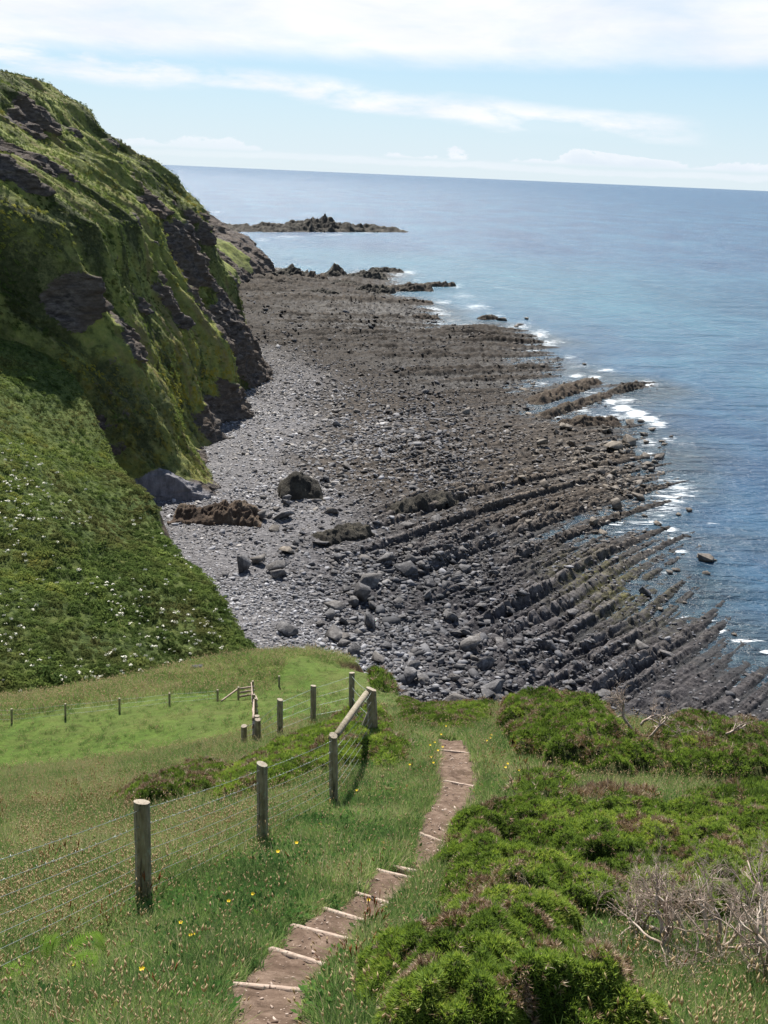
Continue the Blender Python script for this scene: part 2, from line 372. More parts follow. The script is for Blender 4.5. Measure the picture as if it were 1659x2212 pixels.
# ------------------------------------------------------------------ land C: the main cliff
gz = np.array([(-3, -1), (0, 0), (8.7, 5.6), (24.5, 11), (34.7, 16.6), (48.5, 22), (54.4, 29.5), (60.3, 37), (62.5, 43), (67.7, 49), (74.1, 53.5), (76.8, 59.6), (79.7, 63), (82.1, 76), (86, 130)], float)
bx_pts = np.array([(140, -110), (165, -86), (176, -62), (181, -48), (184, -31.5), (192, -30), (200, -31.5), (208, -35.5), (219, -37.5), (226, -36), (231, -33.5), (237, -38), (245, -37),
                   (252, -31), (262, -33.5), (270, -38), (285, -36.5), (297, -33), (308, -32.5), (318, -35), (330, -41), (351, -47), (375, -62), (420, -92)], float)
seg = np.r_[0, np.cumsum(np.hypot(*np.diff(gz, axis=0).T))]
def cliffC(T, Y):
    z = np.interp(T, seg, gz[:, 0]); g = np.interp(T, seg, gz[:, 1])
    b_raw = np.interp(Y, bx_pts[:, 0], bx_pts[:, 1]); b_s = np.interp(Y, [140, 170, 190, 300, 318, 351, 375, 420], [-110, -82, -40, -35, -36, -48, -62, -92])
    keep = np.exp(-np.maximum(z - 4, 0) / 26.0)
    x = b_s + (b_raw - b_s) * keep - g
    # long spurs and gullies running down the fall line
    amp = sm(z, 2, 22) * (1 - 0.5 * sm(z, 60, 80))
    sp = ridged(Y * 0.035 + 0.012 * T, T * 0.006, 0, 3, 41); x = x + (sp - 0.1) * 6.0 * amp
    mid = fbm(Y * 0.16 + 0.03 * T, T * 0.05, 0, 4, 43); x = x + ridged(Y * 0.11 + .02 * T, T * .03, 0, 3, 47) * 1.5 * amp + mid * 3.0 * (0.35 + 0.65 * sm(z, 0, 14))
    return x, z, sp, mid
ROCKS = [(190, 37, 5.5, 6.5, 1.25), (195, 31, 5, 6, 1.4), (262, 68, 22, 4, 1.3), (289, 66, 10, 3, 1.0), (269, 50, 10, 5, 1.3), (272, 42, 8, 9, 1.3), (285, 36, 13, 12, 1.5), (290, 20, 15, 15, 1.6), (294, 8, 22, 11, 1.6), (276, 52, 6, 5, 1.2), (258, 26, 5, 5, .8),
         (252, 5, 9, 5, 1.5), (229, 6, 8, 5, 1.4), (240, 1, 70, 4.0, 1.4), (196, 61, 5, 6, 1.3), (184, 3, 6, 6, 1.7), (181, 20, 6, 9, .95), (178, 12, 6, 8, 1.1), (222, 60, 12, 4, .9), (310, 40, 14, 12, 1.0), (240, 30, 5, 6, .8)]
ysC = np.unique(np.r_[np.geomspace(145, 420, 520), np.linspace(180, 186, 30)])
tC = np.r_[np.linspace(0, seg[-2] , 520), np.linspace(seg[-2] + 1, seg[-1], 30)]
TT, YY = np.meshgrid(tC, ysC); XX, ZZ, SP, MID = cliffC(TT, YY)
rk = np.zeros_like(XX)
for (cy_, cz_, ry, rz, s_) in ROCKS:
    rk = np.maximum(rk, s_ * np.exp(-(((YY - cy_) / ry) ** 2 + ((ZZ - cz_) / rz) ** 2) * 1.1))
rkn = fbm(YY * 0.11, ZZ * 0.14, XX * .1, 4, 51)
rk = sm(rk * 0.80 + rkn * 1.0 + 0.30 * sm(SP, .2, .8), 0.52, 0.78) * (1 - sm(ZZ, 76, 80))
blk = fbm(YY * 0.55, ZZ * 0.9, XX * 0.4, 4, 61); blk2 = np.abs(fbm(YY * 1.4, ZZ * 2.2, XX, 3, 67))
XX = XX + rk * (1.5 + blk * 1.7 - blk2 * 0.8) + (1 - rk) * fbm(YY * .5, ZZ * .5, 0, 3, 71) * 0.5
ZZ = ZZ + rk * fbm(YY * 0.6 + 9, ZZ * 0.6, 0, 3, 77) * 0.8
slab = sm(6 - np.abs(YY - 182), 0, 2) * (1 - sm(ZZ, 8.5, 9.5)) * sm(XX, -47, -43)
hang = {'strk': fbm(YY * .45 + TT * .02, TT * .035, 0, 4, 57) * .5 + .5, 'rock': rk, 'slab': slab, 'yel': np.clip(np.exp(-(((ZZ - 15) / 12) ** 2 + ((YY - 235) / 60) ** 2)) + 0.0, 0, 1)}
m_cliff, n, out = mat('cliff'); pos = pos_node(n)
big = n.noise(pos, 0.07, 5, 0.6); med = n.noise(pos, 0.42, 6, 0.68); fin = n.noise(pos, 1.7, 6, 0.7)
g1 = n.ramp(fin, [(0.33, (0.045, 0.050, 0.024)), (0.5, (0.115, 0.130, 0.055)), (0.68, (0.23, 0.235, 0.10))])
g2 = n.ramp(med, [(0.34, (0.14, 0.17, 0.055)), (0.55, (0.28, 0.31, 0.085)), (0.7, (0.38, 0.34, 0.13))])
gc = n.mix(n.mapr(n.math('ADD', n.math('MULTIPLY', big, 0.6), n.math('MULTIPLY', n.attr('strk'), 0.4)), 0.42, 0.56), g1, g2)
gc = n.mix(n.math('MULTIPLY', n.mapr(n.attr('strk'), 0.60, 0.75), 0.7), gc, (0.20, 0.15, 0.085))
gc = n.mix(n.math('MULTIPLY', n.mapr(n.math('ADD', n.attr('strk'), n.math('MULTIPLY', n.math('SUBTRACT', med, 0.5), 0.9)), 0.46, 0.34), 0.6), gc, (0.030, 0.040, 0.016))  # dark lanes painted into the grass so the lanes between read as lit
yel = n.math('MULTIPLY', n.attr('yel'), n.mapr(n.noise(pos, 0.5, 6, 0.75), 0.50, 0.60))
gc = n.mix(n.math('MULTIPLY', yel, 0.85), gc, (0.30, 0.24, 0.02))
rc = n.ramp(n.noise(n.scale(pos, (0.6, 0.6, 1.5)), 0.9, 8, 0.72), [(0.30, (0.028, 0.024, 0.023)), (0.47, (0.10, 0.087, 0.080)), (0.6, (0.20, 0.175, 0.155)), (0.74, (0.34, 0.30, 0.26))])
rc = n.mix(n.math('MULTIPLY', n.mapr(n.noise(pos, 0.12, 4, 0.6), 0.40, 0.60), 0.55), rc, (0.14, 0.105, 0.075))
rc = n.mix(n.math('MULTIPLY', n.attr('slab'), 0.8), rc, n.ramp(n.noise(n.scale(pos, (1, 1, .35)), 0.8, 6, 0.65), [(0.35, (0.18, 0.18, 0.20)), (0.65, (0.42, 0.41, 0.44))]))
edge = n.math('ADD', n.attr('rock'), n.math('ADD', n.math('MULTIPLY', n.math('SUBTRACT', fin, 0.5), 1.6), n.math('MULTIPLY', n.math('SUBTRACT', med, 0.5), 1.6)))
col = n.mix(n.mapr(edge, 0.42, 0.6), gc, rc)
bh = n.math('ADD', n.noise(pos, 0.9, 8, 0.75), n.math('MULTIPLY', n.attr('rock'), n.noise(n.scale(pos, (.7, .7, 2.2)), 0.7, 6, 0.7)))
principled(n, out, col, 0.92, 0.15, bh, 1.0, 0.9)
cliff = grid_obj('cliff', XX, YY, ZZ, m_cliff, hang, flip=False)
tag(cliff, kind='structure')
C_arr = (XX, YY, ZZ, rk)

# ------------------------------------------------------------------ land D: the farther headland
gD = np.array([(-3, -1), (0, 0), (8.8, 8), (21, 24), (25, 35), (33.5, 49), (41, 64), (50, 90)], float)
segD = np.r_[0, np.cumsum(np.hypot(*np.diff(gD, axis=0).T))]
TT, YY = np.meshgrid(np.linspace(0, segD[-1], 240), np.geomspace(330, 860, 360))
zd = np.interp(TT, segD, gD[:, 0]); gd = np.interp(TT, segD, gD[:, 1])
bD = np.interp(YY, [330, 420, 480, 540, 590, 625, 645, 660, 672, 690, 720, 860], [-66, -80, -78, -75, -73, -67, -66, -70, -78, -92, -118, -220])
xd = bD - gd * (0.9 + 0.12 * fbm(YY * 0.03, TT * .01, 0, 2, 81)) + ridged(YY * 0.022 + TT * .01, TT * 0.01, 0, 4, 83) * 5 * sm(zd, 0, 15) + fbm(YY * .1, zd * .1, 0, 4, 85) * 2.5
rD = sm(sm(YY, 585, 615) * 1.3 * (1 - sm(zd, 30, 38)) + 1.1 * np.exp(-zd / 5.0) + .8 * fbm(YY * .05, zd * .08, 0, 4, 87) + .8 * (1 - sm(np.abs(YY - 575), 8, 22)), 0.5, 0.7)
xd = xd + rD * fbm(YY * .3, zd * .4, 0, 4, 89) * 3
head = grid_obj('headland', xd, YY, zd, m_cliff, {'strk': zd * 0 + .5, 'rock': rD, 'slab': zd * 0, 'yel': zd * 0})
tag(head, kind='structure')

# ------------------------------------------------------------------ beach: wave-cut platform
WL = [(600, 592), (700, 600), (790, 592), (840, 588), (840, 612), (800, 640), (880, 645), (945, 688), (905, 712), (1060, 703), (1150, 735), (1150, 762), (1100, 785), (1210, 776), (1200, 800), (1100, 850),
      (1280, 817), (1285, 825), (1150, 872), (1130, 895), (1240, 885), (1300, 852), (1380, 831), (1385, 838), (1290, 868), (1200, 905), (1330, 905), (1365, 950), (1405, 1000), (1412, 1050), (1370, 1100), (1300, 1130),
      (1290, 1165), (1440, 1160), (1430, 1180), (1390, 1230), (1440, 1285), (1430, 1330), (1560, 1360), (1575, 1400), (1659, 1455), (1760, 1520), (1900, 1640)]
WLw = atz([p[0] for p in WL], [p[1] for p in WL])[:, :2]
BP = np.r_[WLw, np.array([(75, 60), (-60, 60), (-160, 300), (-160, 640), (-75, 690)])]
yq = np.linspace(60, 800, 400); th = np.radians(np.interp(yq, [100, 150, 300, 450, 600], [57, 54, 35, 20, 14]))
Xq = np.cumsum(1 / np.tan(th)) * (yq[1] - yq[0])
def beach(x, y, full=False):
    d = poly_dist(x, y, BP)
    wob = fbm(x * .012, y * .012, 0, 2, 101)
    v = (x - np.interp(y, yq, Xq)) * 0.8 + wob * 4
    u = y + x * .5
    dcl = poly_dist(x, y, np.r_[bx_pts[3:22, ::-1]], closed=False)
    near = poly_dist(x, y, B_edge[:, :2], closed=False); dcl = np.minimum(dcl, near)
    base = np.clip(d * 0.035, -2.5, 1.6) + 1.8 * np.exp(-dcl / 22.0)
    reg = fbm(x * .016 + 5, y * .016, 0, 3, 103)                       # where beds stand proud, where boulders bury them
    ridge = sm(dcl, 18, 45) * (0.55 + 0.45 * sm(reg, -0.35, 0.15))
    ridge = ridge * np.where(y > 200, 1 - 0.55 * sm(60 - np.hypot(x - 5, (y - 255) * .8), 0, 30), 1)
    f = (v + 0.16 * fbm(u * .3, v * .6, 0, 2, 105)) / 2.5
    def saw(f, s):
        k = np.floor(f); t = f - k; h = _hash(k.astype(np.int64), k.astype(np.int64) * 0 + s, k.astype(np.int64) * 0, s)
        prof = np.where(t < 0.22, sm(t, 0, .22), np.where(t < .42, 1.0, 1 - sm(t, .42, 0.95)))
        return prof * (0.08 + 1.15 * h ** 1.4), h, t
    s1, h1, t1 = saw(f, 5); s2, h2, t2 = saw(f * 2.7 + 3, 7); s3, _, _ = saw(f * 6.1, 9); s4, _, _ = saw(f / 3.1 + 2, 11); s5, _, _ = saw(f / 9.0 + 1, 13)
    brk = sm(vn(u * .10, np.floor(f) * 3.1, 0, 107), -0.85, -0.35); brk2 = sm(vn(u * .45, np.floor(f * 2.7) * 2.1, 0, 109), -0.5, 0.1)
    fa = sm(y, 200, 360); fb = sm(y, 300, 460)
    notch = (np.abs(vn(u * .55, np.floor(f) * 1.7, 0, 119)) < .12) & (y < 260)
    rr = s1 * brk * (1 - .85 * fa) * np.where(notch, .45, 1) + s2 * brk2 * .36 * (1 - fa) + s3 * .10 * (1 - fa) + s4 * (.35 + .30 * fa) * (.35 + .65 * sm(vn(u * .05, np.floor(f / 3.1 + 2) * 2.3, 0, 121), -.5, .2)) + s5 * .6 * fb * (.3 + .7 * sm(vn(u * .03, np.floor(f / 9 + 1) * 2.3, 0, 123), -.5, .2))
    rough_ = fbm(x * .9, y * .9, 0, 4, 111) * .22 + np.abs(fbm(x * .35, y * .35, 0, 3, 113)) * .35
    seaw = sm(d, -28, 4)
    h = base + ridge * rr * (1.20 + 0.45 * sm(d, 0, 30)) * (1 + .7 * sm(y, 220, 420)) * seaw + rough_ * sm(d, -14, 5) * (1 + 1.3 * sm(y, 220, 400)) + fbm(x * .16, y * .22, 0, 3, 127) * 1.1 * sm(y, 240, 400) * sm(d, 0, 20) - 0.55 * ridge - 0.12 + .45 * sm(y, 240, 380) * sm(d, 0, 14)
    if full: return h, d, dcl, ridge, rr, reg
    return h
aB = np.linspace(-0.26, 0.56, 900); yB = np.linspace(92. ** -.5, 760. ** -.5, 1150) ** -2.0
Y = np.repeat(yB[:, None], len(aB), 1); X = aB[None] * Y
Z, D, DC, RG, RR, RE = beach(X, Y, True)
cob = np.clip(np.exp(-np.maximum(DC - 6, 0) / 15.0) + .35 * np.exp(-(np.hypot(X + 14, Y - 175) / 22) ** 2) , 0, 1)
wet_shade = np.clip(sm(-Z, -0.6, -0.05) + .75 * RG * (1 - sm(RR, .15, .55)) * sm(D, 110, 20), 0, 1)  # damp near the waterline, plus shade painted dark into the troughs between beds
alg = np.clip(np.exp(-(((X - 37) / 9) ** 2 + ((Y - 158) / 14) ** 2)) * 1.1, 0, 1) * (.35 + .65 * sm(-RR, -.8, -.2))
m_rock, n, out = mat('beach_rock'); pos = pos_node(n)
f1 = n.noise(pos, 1.1, 8, 0.72); f2 = n.noise(pos, 0.05, 4, 0.6); f3 = n.noise(pos, 5.0, 4, 0.6)
dark = n.ramp(f1, [(0.32, (0.013, 0.012, 0.014)), (0.5, (0.048, 0.045, 0.049)), (0.68, (0.13, 0.12, 0.12))])
brn = n.ramp(f1, [(0.34, (0.011, 0.009, 0.007)), (0.5, (0.044, 0.035, 0.028)), (0.66, (0.13, 0.105, 0.082))])
col = n.mix(n.mapr(n.attr('brown'), 0.2, 0.8), dark, brn)
vor = n.node('ShaderNodeTexVoronoi', ins={'Vector': n.scale(pos, (1, 1, 1)), 'Scale': 2.2, 'Randomness': 1.0})
peb = n.mix(0.6, n.ramp(vor.outputs['Color'], [(0.1, (0.04, 0.038, 0.04)), (0.6, (0.125, 0.121, 0.125)), (0.9, (0.30, 0.29, 0.29))]), n.ramp(f3, [(0.3, (0.05, 0.046, 0.048)), (0.7, (0.27, 0.26, 0.265))]))
col = n.mix(n.mapr(n.math('ADD', n.attr('cob'), n.math('MULTIPLY', n.math('SUBTRACT', f1, 0.5), 0.9)), 0.35, 0.7), col, peb)
col = n.mix(n.math('MULTIPLY', n.attr('alg'), n.mapr(n.noise(pos, 0.9, 6, 0.7), 0.42, 0.56)), col, n.ramp(f1, [(0.4, (0.09, 0.085, 0.015)), (0.65, (0.24, 0.22, 0.035))]))
col = n.mix(n.math('MULTIPLY', n.attr('wet_shade'), 0.72), col, (0.018, 0.019, 0.02))
col = n.mix(n.math('MULTIPLY', n.attr('crest'), n.mapr(f1, .35, .6, .1, .75)), col, n.mix(n.attr('brown'), (0.19, 0.18, 0.185), (0.29, 0.24, 0.19)))  # sunlit ridge edges painted into the rock colour along the crests
col = n.mix(n.math('MULTIPLY', n.attr('weedy'), 0.8), col, n.mix(1.0, col, (0.50, 0.47, 0.42), 'MULTIPLY'))
rgh = n.mapr(n.attr('wet_shade'), 0, 1, 0.8, 0.5)
bh = n.math('ADD', n.noise(pos, 1.0, 8, 0.75), n.math('MULTIPLY', vor.outputs['Distance'], n.math('MULTIPLY', n.attr('cob'), 0.9)))
principled(n, out, col, rgh, 0.14, bh, 1.0, 0.30)
bay = grid_obj('beach', X, Y, Z, m_rock, {'crest': np.clip(RG * sm(RR, .55, 1.1) * sm(D, -2, 12), 0, 1) * .8 * (1 - .75 * sm(Y, 230, 360)), 'weedy': sm(Y, 240, 370), 'cob': cob, 'wet_shade': wet_shade, 'alg': alg, 'brown': np.clip(.15 + sm(Y, 150, 230) * .8 + .25 * RE + .25 * sm(X, 10, 50), 0, 1)})
tag(bay, kind='structure')

# ------------------------------------------------------------------ sea
FOAM = [(468, 458, 16, 2.5, .9), (565, 518, 22, 4, .8), (620, 511, 40, 3, .9), (720, 507, 50, 3, .9), (800, 502, 40, 3, 1), (850, 497, 22, 4, 1.2), (885, 588, 22, 5, 1.1), (860, 592, 20, 4, 1), (900, 604, 14, 3, .7),
        (985, 618, 22, 6, .9), (1000, 640, 30, 8, .9), (1030, 662, 34, 9, 1.1), (960, 652, 26, 6, 1), (945, 700, 26, 8, .9), (1080, 682, 30, 8, .7), (1125, 705, 26, 10, 1.1), (1165, 722, 30, 12, 1.2), (1200, 738, 26, 8, 1), (1150, 752, 34, 12, .9),
        (1230, 772, 22, 7, .9), (1260, 790, 30, 6, .7), (1245, 812, 22, 6, .9), (1310, 800, 26, 6, .8), (1285, 815, 18, 6, 1), (1395, 830, 26, 8, 1.3), (1350, 842, 22, 7, .9), (1320, 868, 16, 6, 1.3), (1345, 882, 22, 8, 1.7), (1375, 893, 24, 8, 1.7), (1400, 905, 22, 7, 1.4),
        (1340, 900, 70, 8, .8), (1250, 885, 34, 9, .9), (1200, 900, 26, 7, .8), (1420, 918, 30, 9, .9), (1400, 955, 24, 16, .8), (1445, 950, 24, 9, .7), (1480, 960, 26, 9, .55), (1400, 985, 16, 12, .7), (1425, 1015, 18, 14, .6),
        (1445, 1145, 26, 9, 1.0), (1460, 1165, 18, 8, .9), (1375, 1115, 26, 9, .6), (1475, 1190, 18, 6, .8), (1555, 1362, 14, 6, 1.6), (1480, 1335, 18, 5, .9), (1530, 1340, 20, 4, .9), (1565, 1350, 40, 4, .7), (1520, 1085, 12, 3, .9), (1610, 1385, 40, 5, .9), (1655, 1408, 14, 5, 1.4),
        (1535, 1130, 14, 3, .8), (1440, 1240, 20, 6, .6), (1530, 1215, 24, 6, .5)]
aS = np.r_[np.linspace(-3, -0.30, 24)[:-1], np.linspace(-0.30, 0.42, 560), np.linspace(0.42, 3, 24)[1:]]
yS = np.r_[8, 30, 1 / np.linspace(1 / 80., 1 / 1700., 620), np.geomspace(1750, 90000, 60)]
Y = np.repeat(yS[:, None], len(aS), 1); X = aS[None] * Y
bz = np.full(X.shape, -8.0); q = (Y > 85) & (Y < 900) & (np.abs(X) < 260); bz[q] = beach(X[q], Y[q])
dS = np.full(X.shape, -400.0); dS[q] = poly_dist(X[q], Y[q], BP)
foam = np.zeros_like(X)
for (fx, fy, rx, ry, s_) in FOAM:
    s_ = s_ * (.75 if fy < 800 else 1.05); c0 = atz(fx, fy)[:2]; e1 = atz(fx + rx, fy)[:2] - c0; e2 = atz(fx, fy - ry)[:2] - c0
    Mi = np.linalg.inv(np.c_[e1, e2]); q = (np.abs(X - c0[0]) < 200) & (np.abs(Y - c0[1]) < 260)
    p = np.c_[X[q] - c0[0], Y[q] - c0[1]] @ Mi.T; foam[q] = np.maximum(foam[q], s_ * np.exp(-(p ** 2).sum(1)))
shore = np.clip(fbm(X * .045, Y * .045, 0, 3, 211) * 1.6 + .1, 0, .8) * np.exp(-((dS + 5) / 5.0) ** 2) * sm(Y, 150, 220) * (bz < .3)
foam = np.maximum(foam, shore)
m_sea, n, out = mat('sea_water'); pos = pos_node(n)
dist = n.math('SQRT', n.math('ADD', n.math('POWER', n.node('ShaderNodeSeparateXYZ', ins={0: pos}).outputs[0], 2.0), n.math('POWER', n.node('ShaderNodeSeparateXYZ', ins={0: pos}).outputs[1], 2.0)))
l1 = n.noise(n.scale(pos, (1, 0.5, 1)), 0.012, 5, 0.6, 0.5); l2 = n.noise(n.scale(pos, (1, .8, 1)), 0.06, 5, 0.6)
deep = n.ramp(n.math('ADD', n.math('MULTIPLY', l1, 0.6), n.math('MULTIPLY', l2, 0.4)), [(0.40, (0.014, 0.056, 0.128)), (0.52, (0.026, 0.090, 0.168)), (0.62, (0.042, 0.130, 0.205))])
deep = n.mix(n.math('MULTIPLY', n.attr('teal'), 0.36), deep, (0.045, 0.19, 0.22))
deep = n.mix(n.attr('shal'), deep, n.ramp(n.noise(pos, 0.35, 5, 0.7), [(0.4, (0.020, 0.030, 0.040)), (0.6, (0.045, 0.075, 0.09))]))
fn_ = n.noise(n.scale(pos, (0.22, .9, 1)), 0.8, 10, 0.78, 1.2)
fn_ = n.math('ADD', n.math('MULTIPLY', n.math('SUBTRACT', fn_, 0.5), 1.9), 0.5)
fo = n.mapr(n.math('ADD', fn_, n.math('MULTIPLY', n.attr('foam'), 0.36)), 0.74, 0.90)
fo = n.math('MULTIPLY', fo, n.mapr(n.attr('foam'), 0.02, 0.15))
white = n.math('MULTIPLY', n.mapr(n.noise(n.scale(pos, (0.3, 0.8, 1)), 0.35, 6, 0.75), 0.735, 0.76), 0.5)
fo = n.math('MAXIMUM', fo, white)
w1 = n.noise(n.scale(pos, (0.6, 1.3, 1)), 0.22, 5, 0.65); w2 = n.noise(n.scale(pos, (0.7, 1.3, 1)), 1.1, 4, 0.6)
wh = n.math('ADD', n.math('ADD', n.math('MULTIPLY', w1, 1.0), n.math('MULTIPLY', w2, 0.3)), n.math('MULTIPLY', n.noise(n.scale(pos, (0.5, 1.4, 1)), 0.05, 4, 0.6), 3.5))
bmp = n.node('ShaderNodeBump', ins={'Height': wh, 'Strength': 1.0, 'Distance': 1.6})
p = n.node('ShaderNodeBsdfPrincipled', ins={'Base Color': n.mix(fo, deep, (0.80, 0.84, 0.86)), 'Roughness': n.mapr(fo, 0, 1, 0.27, 0.9), 'IOR': 1.33, 'Specular IOR Level': 0.33})
n.l.new(bmp.outputs[0], p.inputs['Normal']); n.l.new(p.outputs[0], out.inputs[0])
teal = np.exp(-((X - 60) / 170) ** 2 - ((Y - 640) / 190) ** 2) + .6 * np.exp(-((X + 30) / 160) ** 2 - ((Y - 830) / 90) ** 2) + .35 * np.exp(-((X - 170) / 70) ** 2 - ((Y - 300) / 90) ** 2)
sea = grid_obj('sea', X, Y, X * 0, m_sea, {'foam': foam, 'teal': np.clip(teal, 0, 1), 'shal': sm(dS + 10 * fbm(X * .05, Y * .05, 0, 3, 201), -26, -2) * .9})
tag(sea, kind='structure')
# ------------------------------------------------------------------ scatter by geometry nodes (only for what nobody could count)
def variants(name, meshes, m):
    c = bpy.data.collections.new(name)
    for i, (V, Fc, at_) in enumerate(meshes):
        o = mesh_np(name + '_kind', V, Fc, m, at_, link=False); c.objects.link(o)
    return c
def scatter(name, coll, nvar, P, rot, scl, attrs, kind='stuff'):
    """one stuff object: points carrying rotation, scale and tone, instanced from an unlinked collection"""
    me = bpy.data.meshes.new(name); me.vertices.add(len(P)); me.vertices.foreach_set('co', np.asarray(P, np.float32).ravel())
    r = np.random.default_rng(len(P))
    def add(k, t, f, v): a = me.attributes.new(k, t, 'POINT'); a.data.foreach_set(f, v)
    add('rot', 'FLOAT_VECTOR', 'vector', np.asarray(rot, np.float32).ravel())
    add('scl', 'FLOAT_VECTOR', 'vector', np.asarray(scl, np.float32).ravel())
    add('pick', 'INT', 'value', r.integers(0, nvar, len(P)).astype(np.int32))
    for k, v in attrs.items(): add(k, 'FLOAT', 'value', np.asarray(v, np.float32))
    o = bpy.data.objects.new(name, me); COL.objects.link(o); tag(o, kind=kind)
    g = bpy.data.node_groups.new(name + '_nodes', 'GeometryNodeTree')
    g.interface.new_socket('Geometry', in_out='INPUT', socket_type='NodeSocketGeometry'); g.interface.new_socket('Geometry', in_out='OUTPUT', socket_type='NodeSocketGeometry')
    N = g.nodes; L = g.links; gi = N.new('NodeGroupInput'); go = N.new('NodeGroupOutput'); ip = N.new('GeometryNodeInstanceOnPoints'); ci = N.new('GeometryNodeCollectionInfo')
    ci.inputs['Collection'].default_value = coll; ci.inputs['Separate Children'].default_value = True; ci.inputs['Reset Children'].default_value = True
    ip.inputs['Pick Instance'].default_value = True
    def na(nm, t):
        x = N.new('GeometryNodeInputNamedAttribute'); x.data_type = t; x.inputs['Name'].default_value = nm; return [q for q in x.outputs if q.enabled and q.name == 'Attribute'][0]
    mp = N.new('GeometryNodeMeshToPoints'); L.new(gi.outputs[0], mp.inputs[0])
    L.new(mp.outputs[0], ip.inputs['Points']); L.new(ci.outputs[0], ip.inputs['Instance']); L.new(na('pick', 'INT'), ip.inputs['Instance Index'])
    L.new(na('scl', 'FLOAT_VECTOR'), ip.inputs['Scale'])
    er = N.new('FunctionNodeEulerToRotation'); L.new(na('rot', 'FLOAT_VECTOR'), er.inputs[0]); L.new(er.outputs[0], ip.inputs['Rotation'])
    L.new(ip.outputs[0], go.inputs[0])
    md = o.modifiers.new('scatter', 'NODES'); md.node_group = g
    return o
def rock_mesh(seed, flat=0.6, n=16, jag=0.0):
    import bmesh
    r = np.random.default_rng(seed); bm = bmesh.new()
    p = r.uniform(-1, 1, (n, 3)); p = p / (np.abs(p) ** 4).sum(1)[:, None] ** 0.25 * r.uniform(0.78, 1.0, (n, 1))
    p[:, 0] *= r.uniform(1.0, 1.35); p[:, 2] *= flat
    for q in p: bm.verts.new(q)
    bmesh.ops.convex_hull(bm, input=bm.verts); bmesh.ops.delete(bm, geom=[v for v in bm.verts if not v.link_faces], context='VERTS')
    bmesh.ops.bevel(bm, geom=bm.edges[:], offset=0.035, segments=1, affect='EDGES') if jag > 0 else None
    bm.verts.index_update(); V = np.array([v.co[:] for v in bm.verts]); Fc = [[v.index for v in f.verts] for f in bm.faces]; bm.free()
    return V, Fc, None

m_stone, n, out = mat('beach_stone'); pos = pos_node(n); oc = n.node('ShaderNodeTexCoord').outputs['Object']
tone = n.attr('tone', 'Fac', 'INSTANCER'); warm = n.attr('warm', 'Fac', 'INSTANCER')
f1 = n.noise(pos, 1.6, 6, 0.7)
v_ = n.math('ADD', tone, n.math('MULTIPLY', n.math('SUBTRACT', f1, 0.5), 0.35))
cool_ = n.ramp(v_, [(0.0, (0.022, 0.023, 0.027)), (0.35, (0.085, 0.085, 0.092)), (0.7, (0.25, 0.25, 0.265)), (1.0, (0.50, 0.50, 0.52))])
warm_ = n.ramp(v_, [(0.0, (0.030, 0.024, 0.019)), (0.35, (0.115, 0.094, 0.072)), (0.7, (0.26, 0.225, 0.18)), (1.0, (0.48, 0.43, 0.37))])
principled(n, out, n.mix(warm, cool_, warm_), 0.8, 0.3, n.noise(pos, 2.2, 6, 0.75), 0.8, 0.15)

stones = variants('stones', [rock_mesh(100 + i, f, k) for i, (f, k) in enumerate([(.55, 12), (.7, 12), (.45, 12), (.6, 14), (.8, 12), (.35, 12), (.6, 12), (.5, 14), (.28, 12), (.7, 14)])], m_stone)
# candidate points over the whole beach, denser where more of them are seen
Nc = 420000
a_ = rng.uniform(-0.24, 0.52, Nc); y_ = 1 / rng.uniform(1 / 600., 1 / 98., Nc); x_ = a_ * y_
h_, d_, dc_, rg_, rr_, re_ = beach(x_, y_, True)
mid_ = np.exp(-(((x_ - 0) / 34) ** 2 + ((y_ - 235) / 70) ** 2))
bould = np.exp(-(((x_ - 4) / 17) ** 2 + ((y_ - 145) / 26) ** 2)) + .6 * np.exp(-(((x_ - 48) / 12) ** 2 + ((y_ - 225) / 40) ** 2)) + .5 * np.exp(-(((x_ - 14) / 14) ** 2 + ((y_ - 118) / 14) ** 2))
cobm = np.exp(-np.maximum(dc_ - 8, 0) / 16.0)
cl = sm(fbm(x_ * .07, y_ * .07, 0, 3, 301), -.35, .35)
dens = np.clip(0.05 + 0.9 * mid_ + 0.75 * bould * (.5 + .5 * cl) + .85 * cobm, 0, 1) * (0.35 + 0.65 * cl) + 0.05 * (rr_ < .35) + .30 * sm(y_, 290, 370) * cl
ok = (h_ > -0.25) & (d_ > -6) & (rng.random(Nc) < dens * (0.30 + 0.5 * sm(y_, 120, 300)))
x_, y_, h_, d_, dc_, rg_, cobm, mid_, bould = [q[ok] for q in (x_, y_, h_, d_, dc_, rg_, cobm, mid_, bould)]
n_ = len(x_); sz = np.exp(rng.normal(0, 0.42, n_)) * (0.20 + 0.10 * mid_ + 0.16 * np.clip(bould, 0, 1) - 0.05 * cobm) * (0.8 + 0.55 * sm(y_, 130, 330))
sz = np.clip(sz * (1 + .35 * sm(y_, 320, 450)), 0.1, 1.4); tn = np.clip(0.34 + .40 * cobm + 0.10 * mid_ + rng.normal(0, 0.15, n_) - .10 * sm(bould, .3, 1) - .12 * sm(y_, 250, 380) - .07 + .14 * sm(x_, 22, 45), 0.02, 1)
wm = np.clip(rng.uniform(-.2, .7, n_) + .6 * sm(x_, 12, 45) * sm(y_, 150, 200) - .3 * sm(180 - y_, 0, 40), 0, 1)
scatter('cobbles', stones, 10, np.c_[x_, y_, h_ + sz * .10], np.c_[rng.normal(0, .3, n_), rng.normal(0, .3, n_), rng.uniform(0, 6.28, n_)],
        np.c_[sz * rng.uniform(.8, 1.5, n_), sz, sz * rng.uniform(.6, 1.2, n_)], {'tone': tn, 'warm': wm})
print('cobbles', n_)

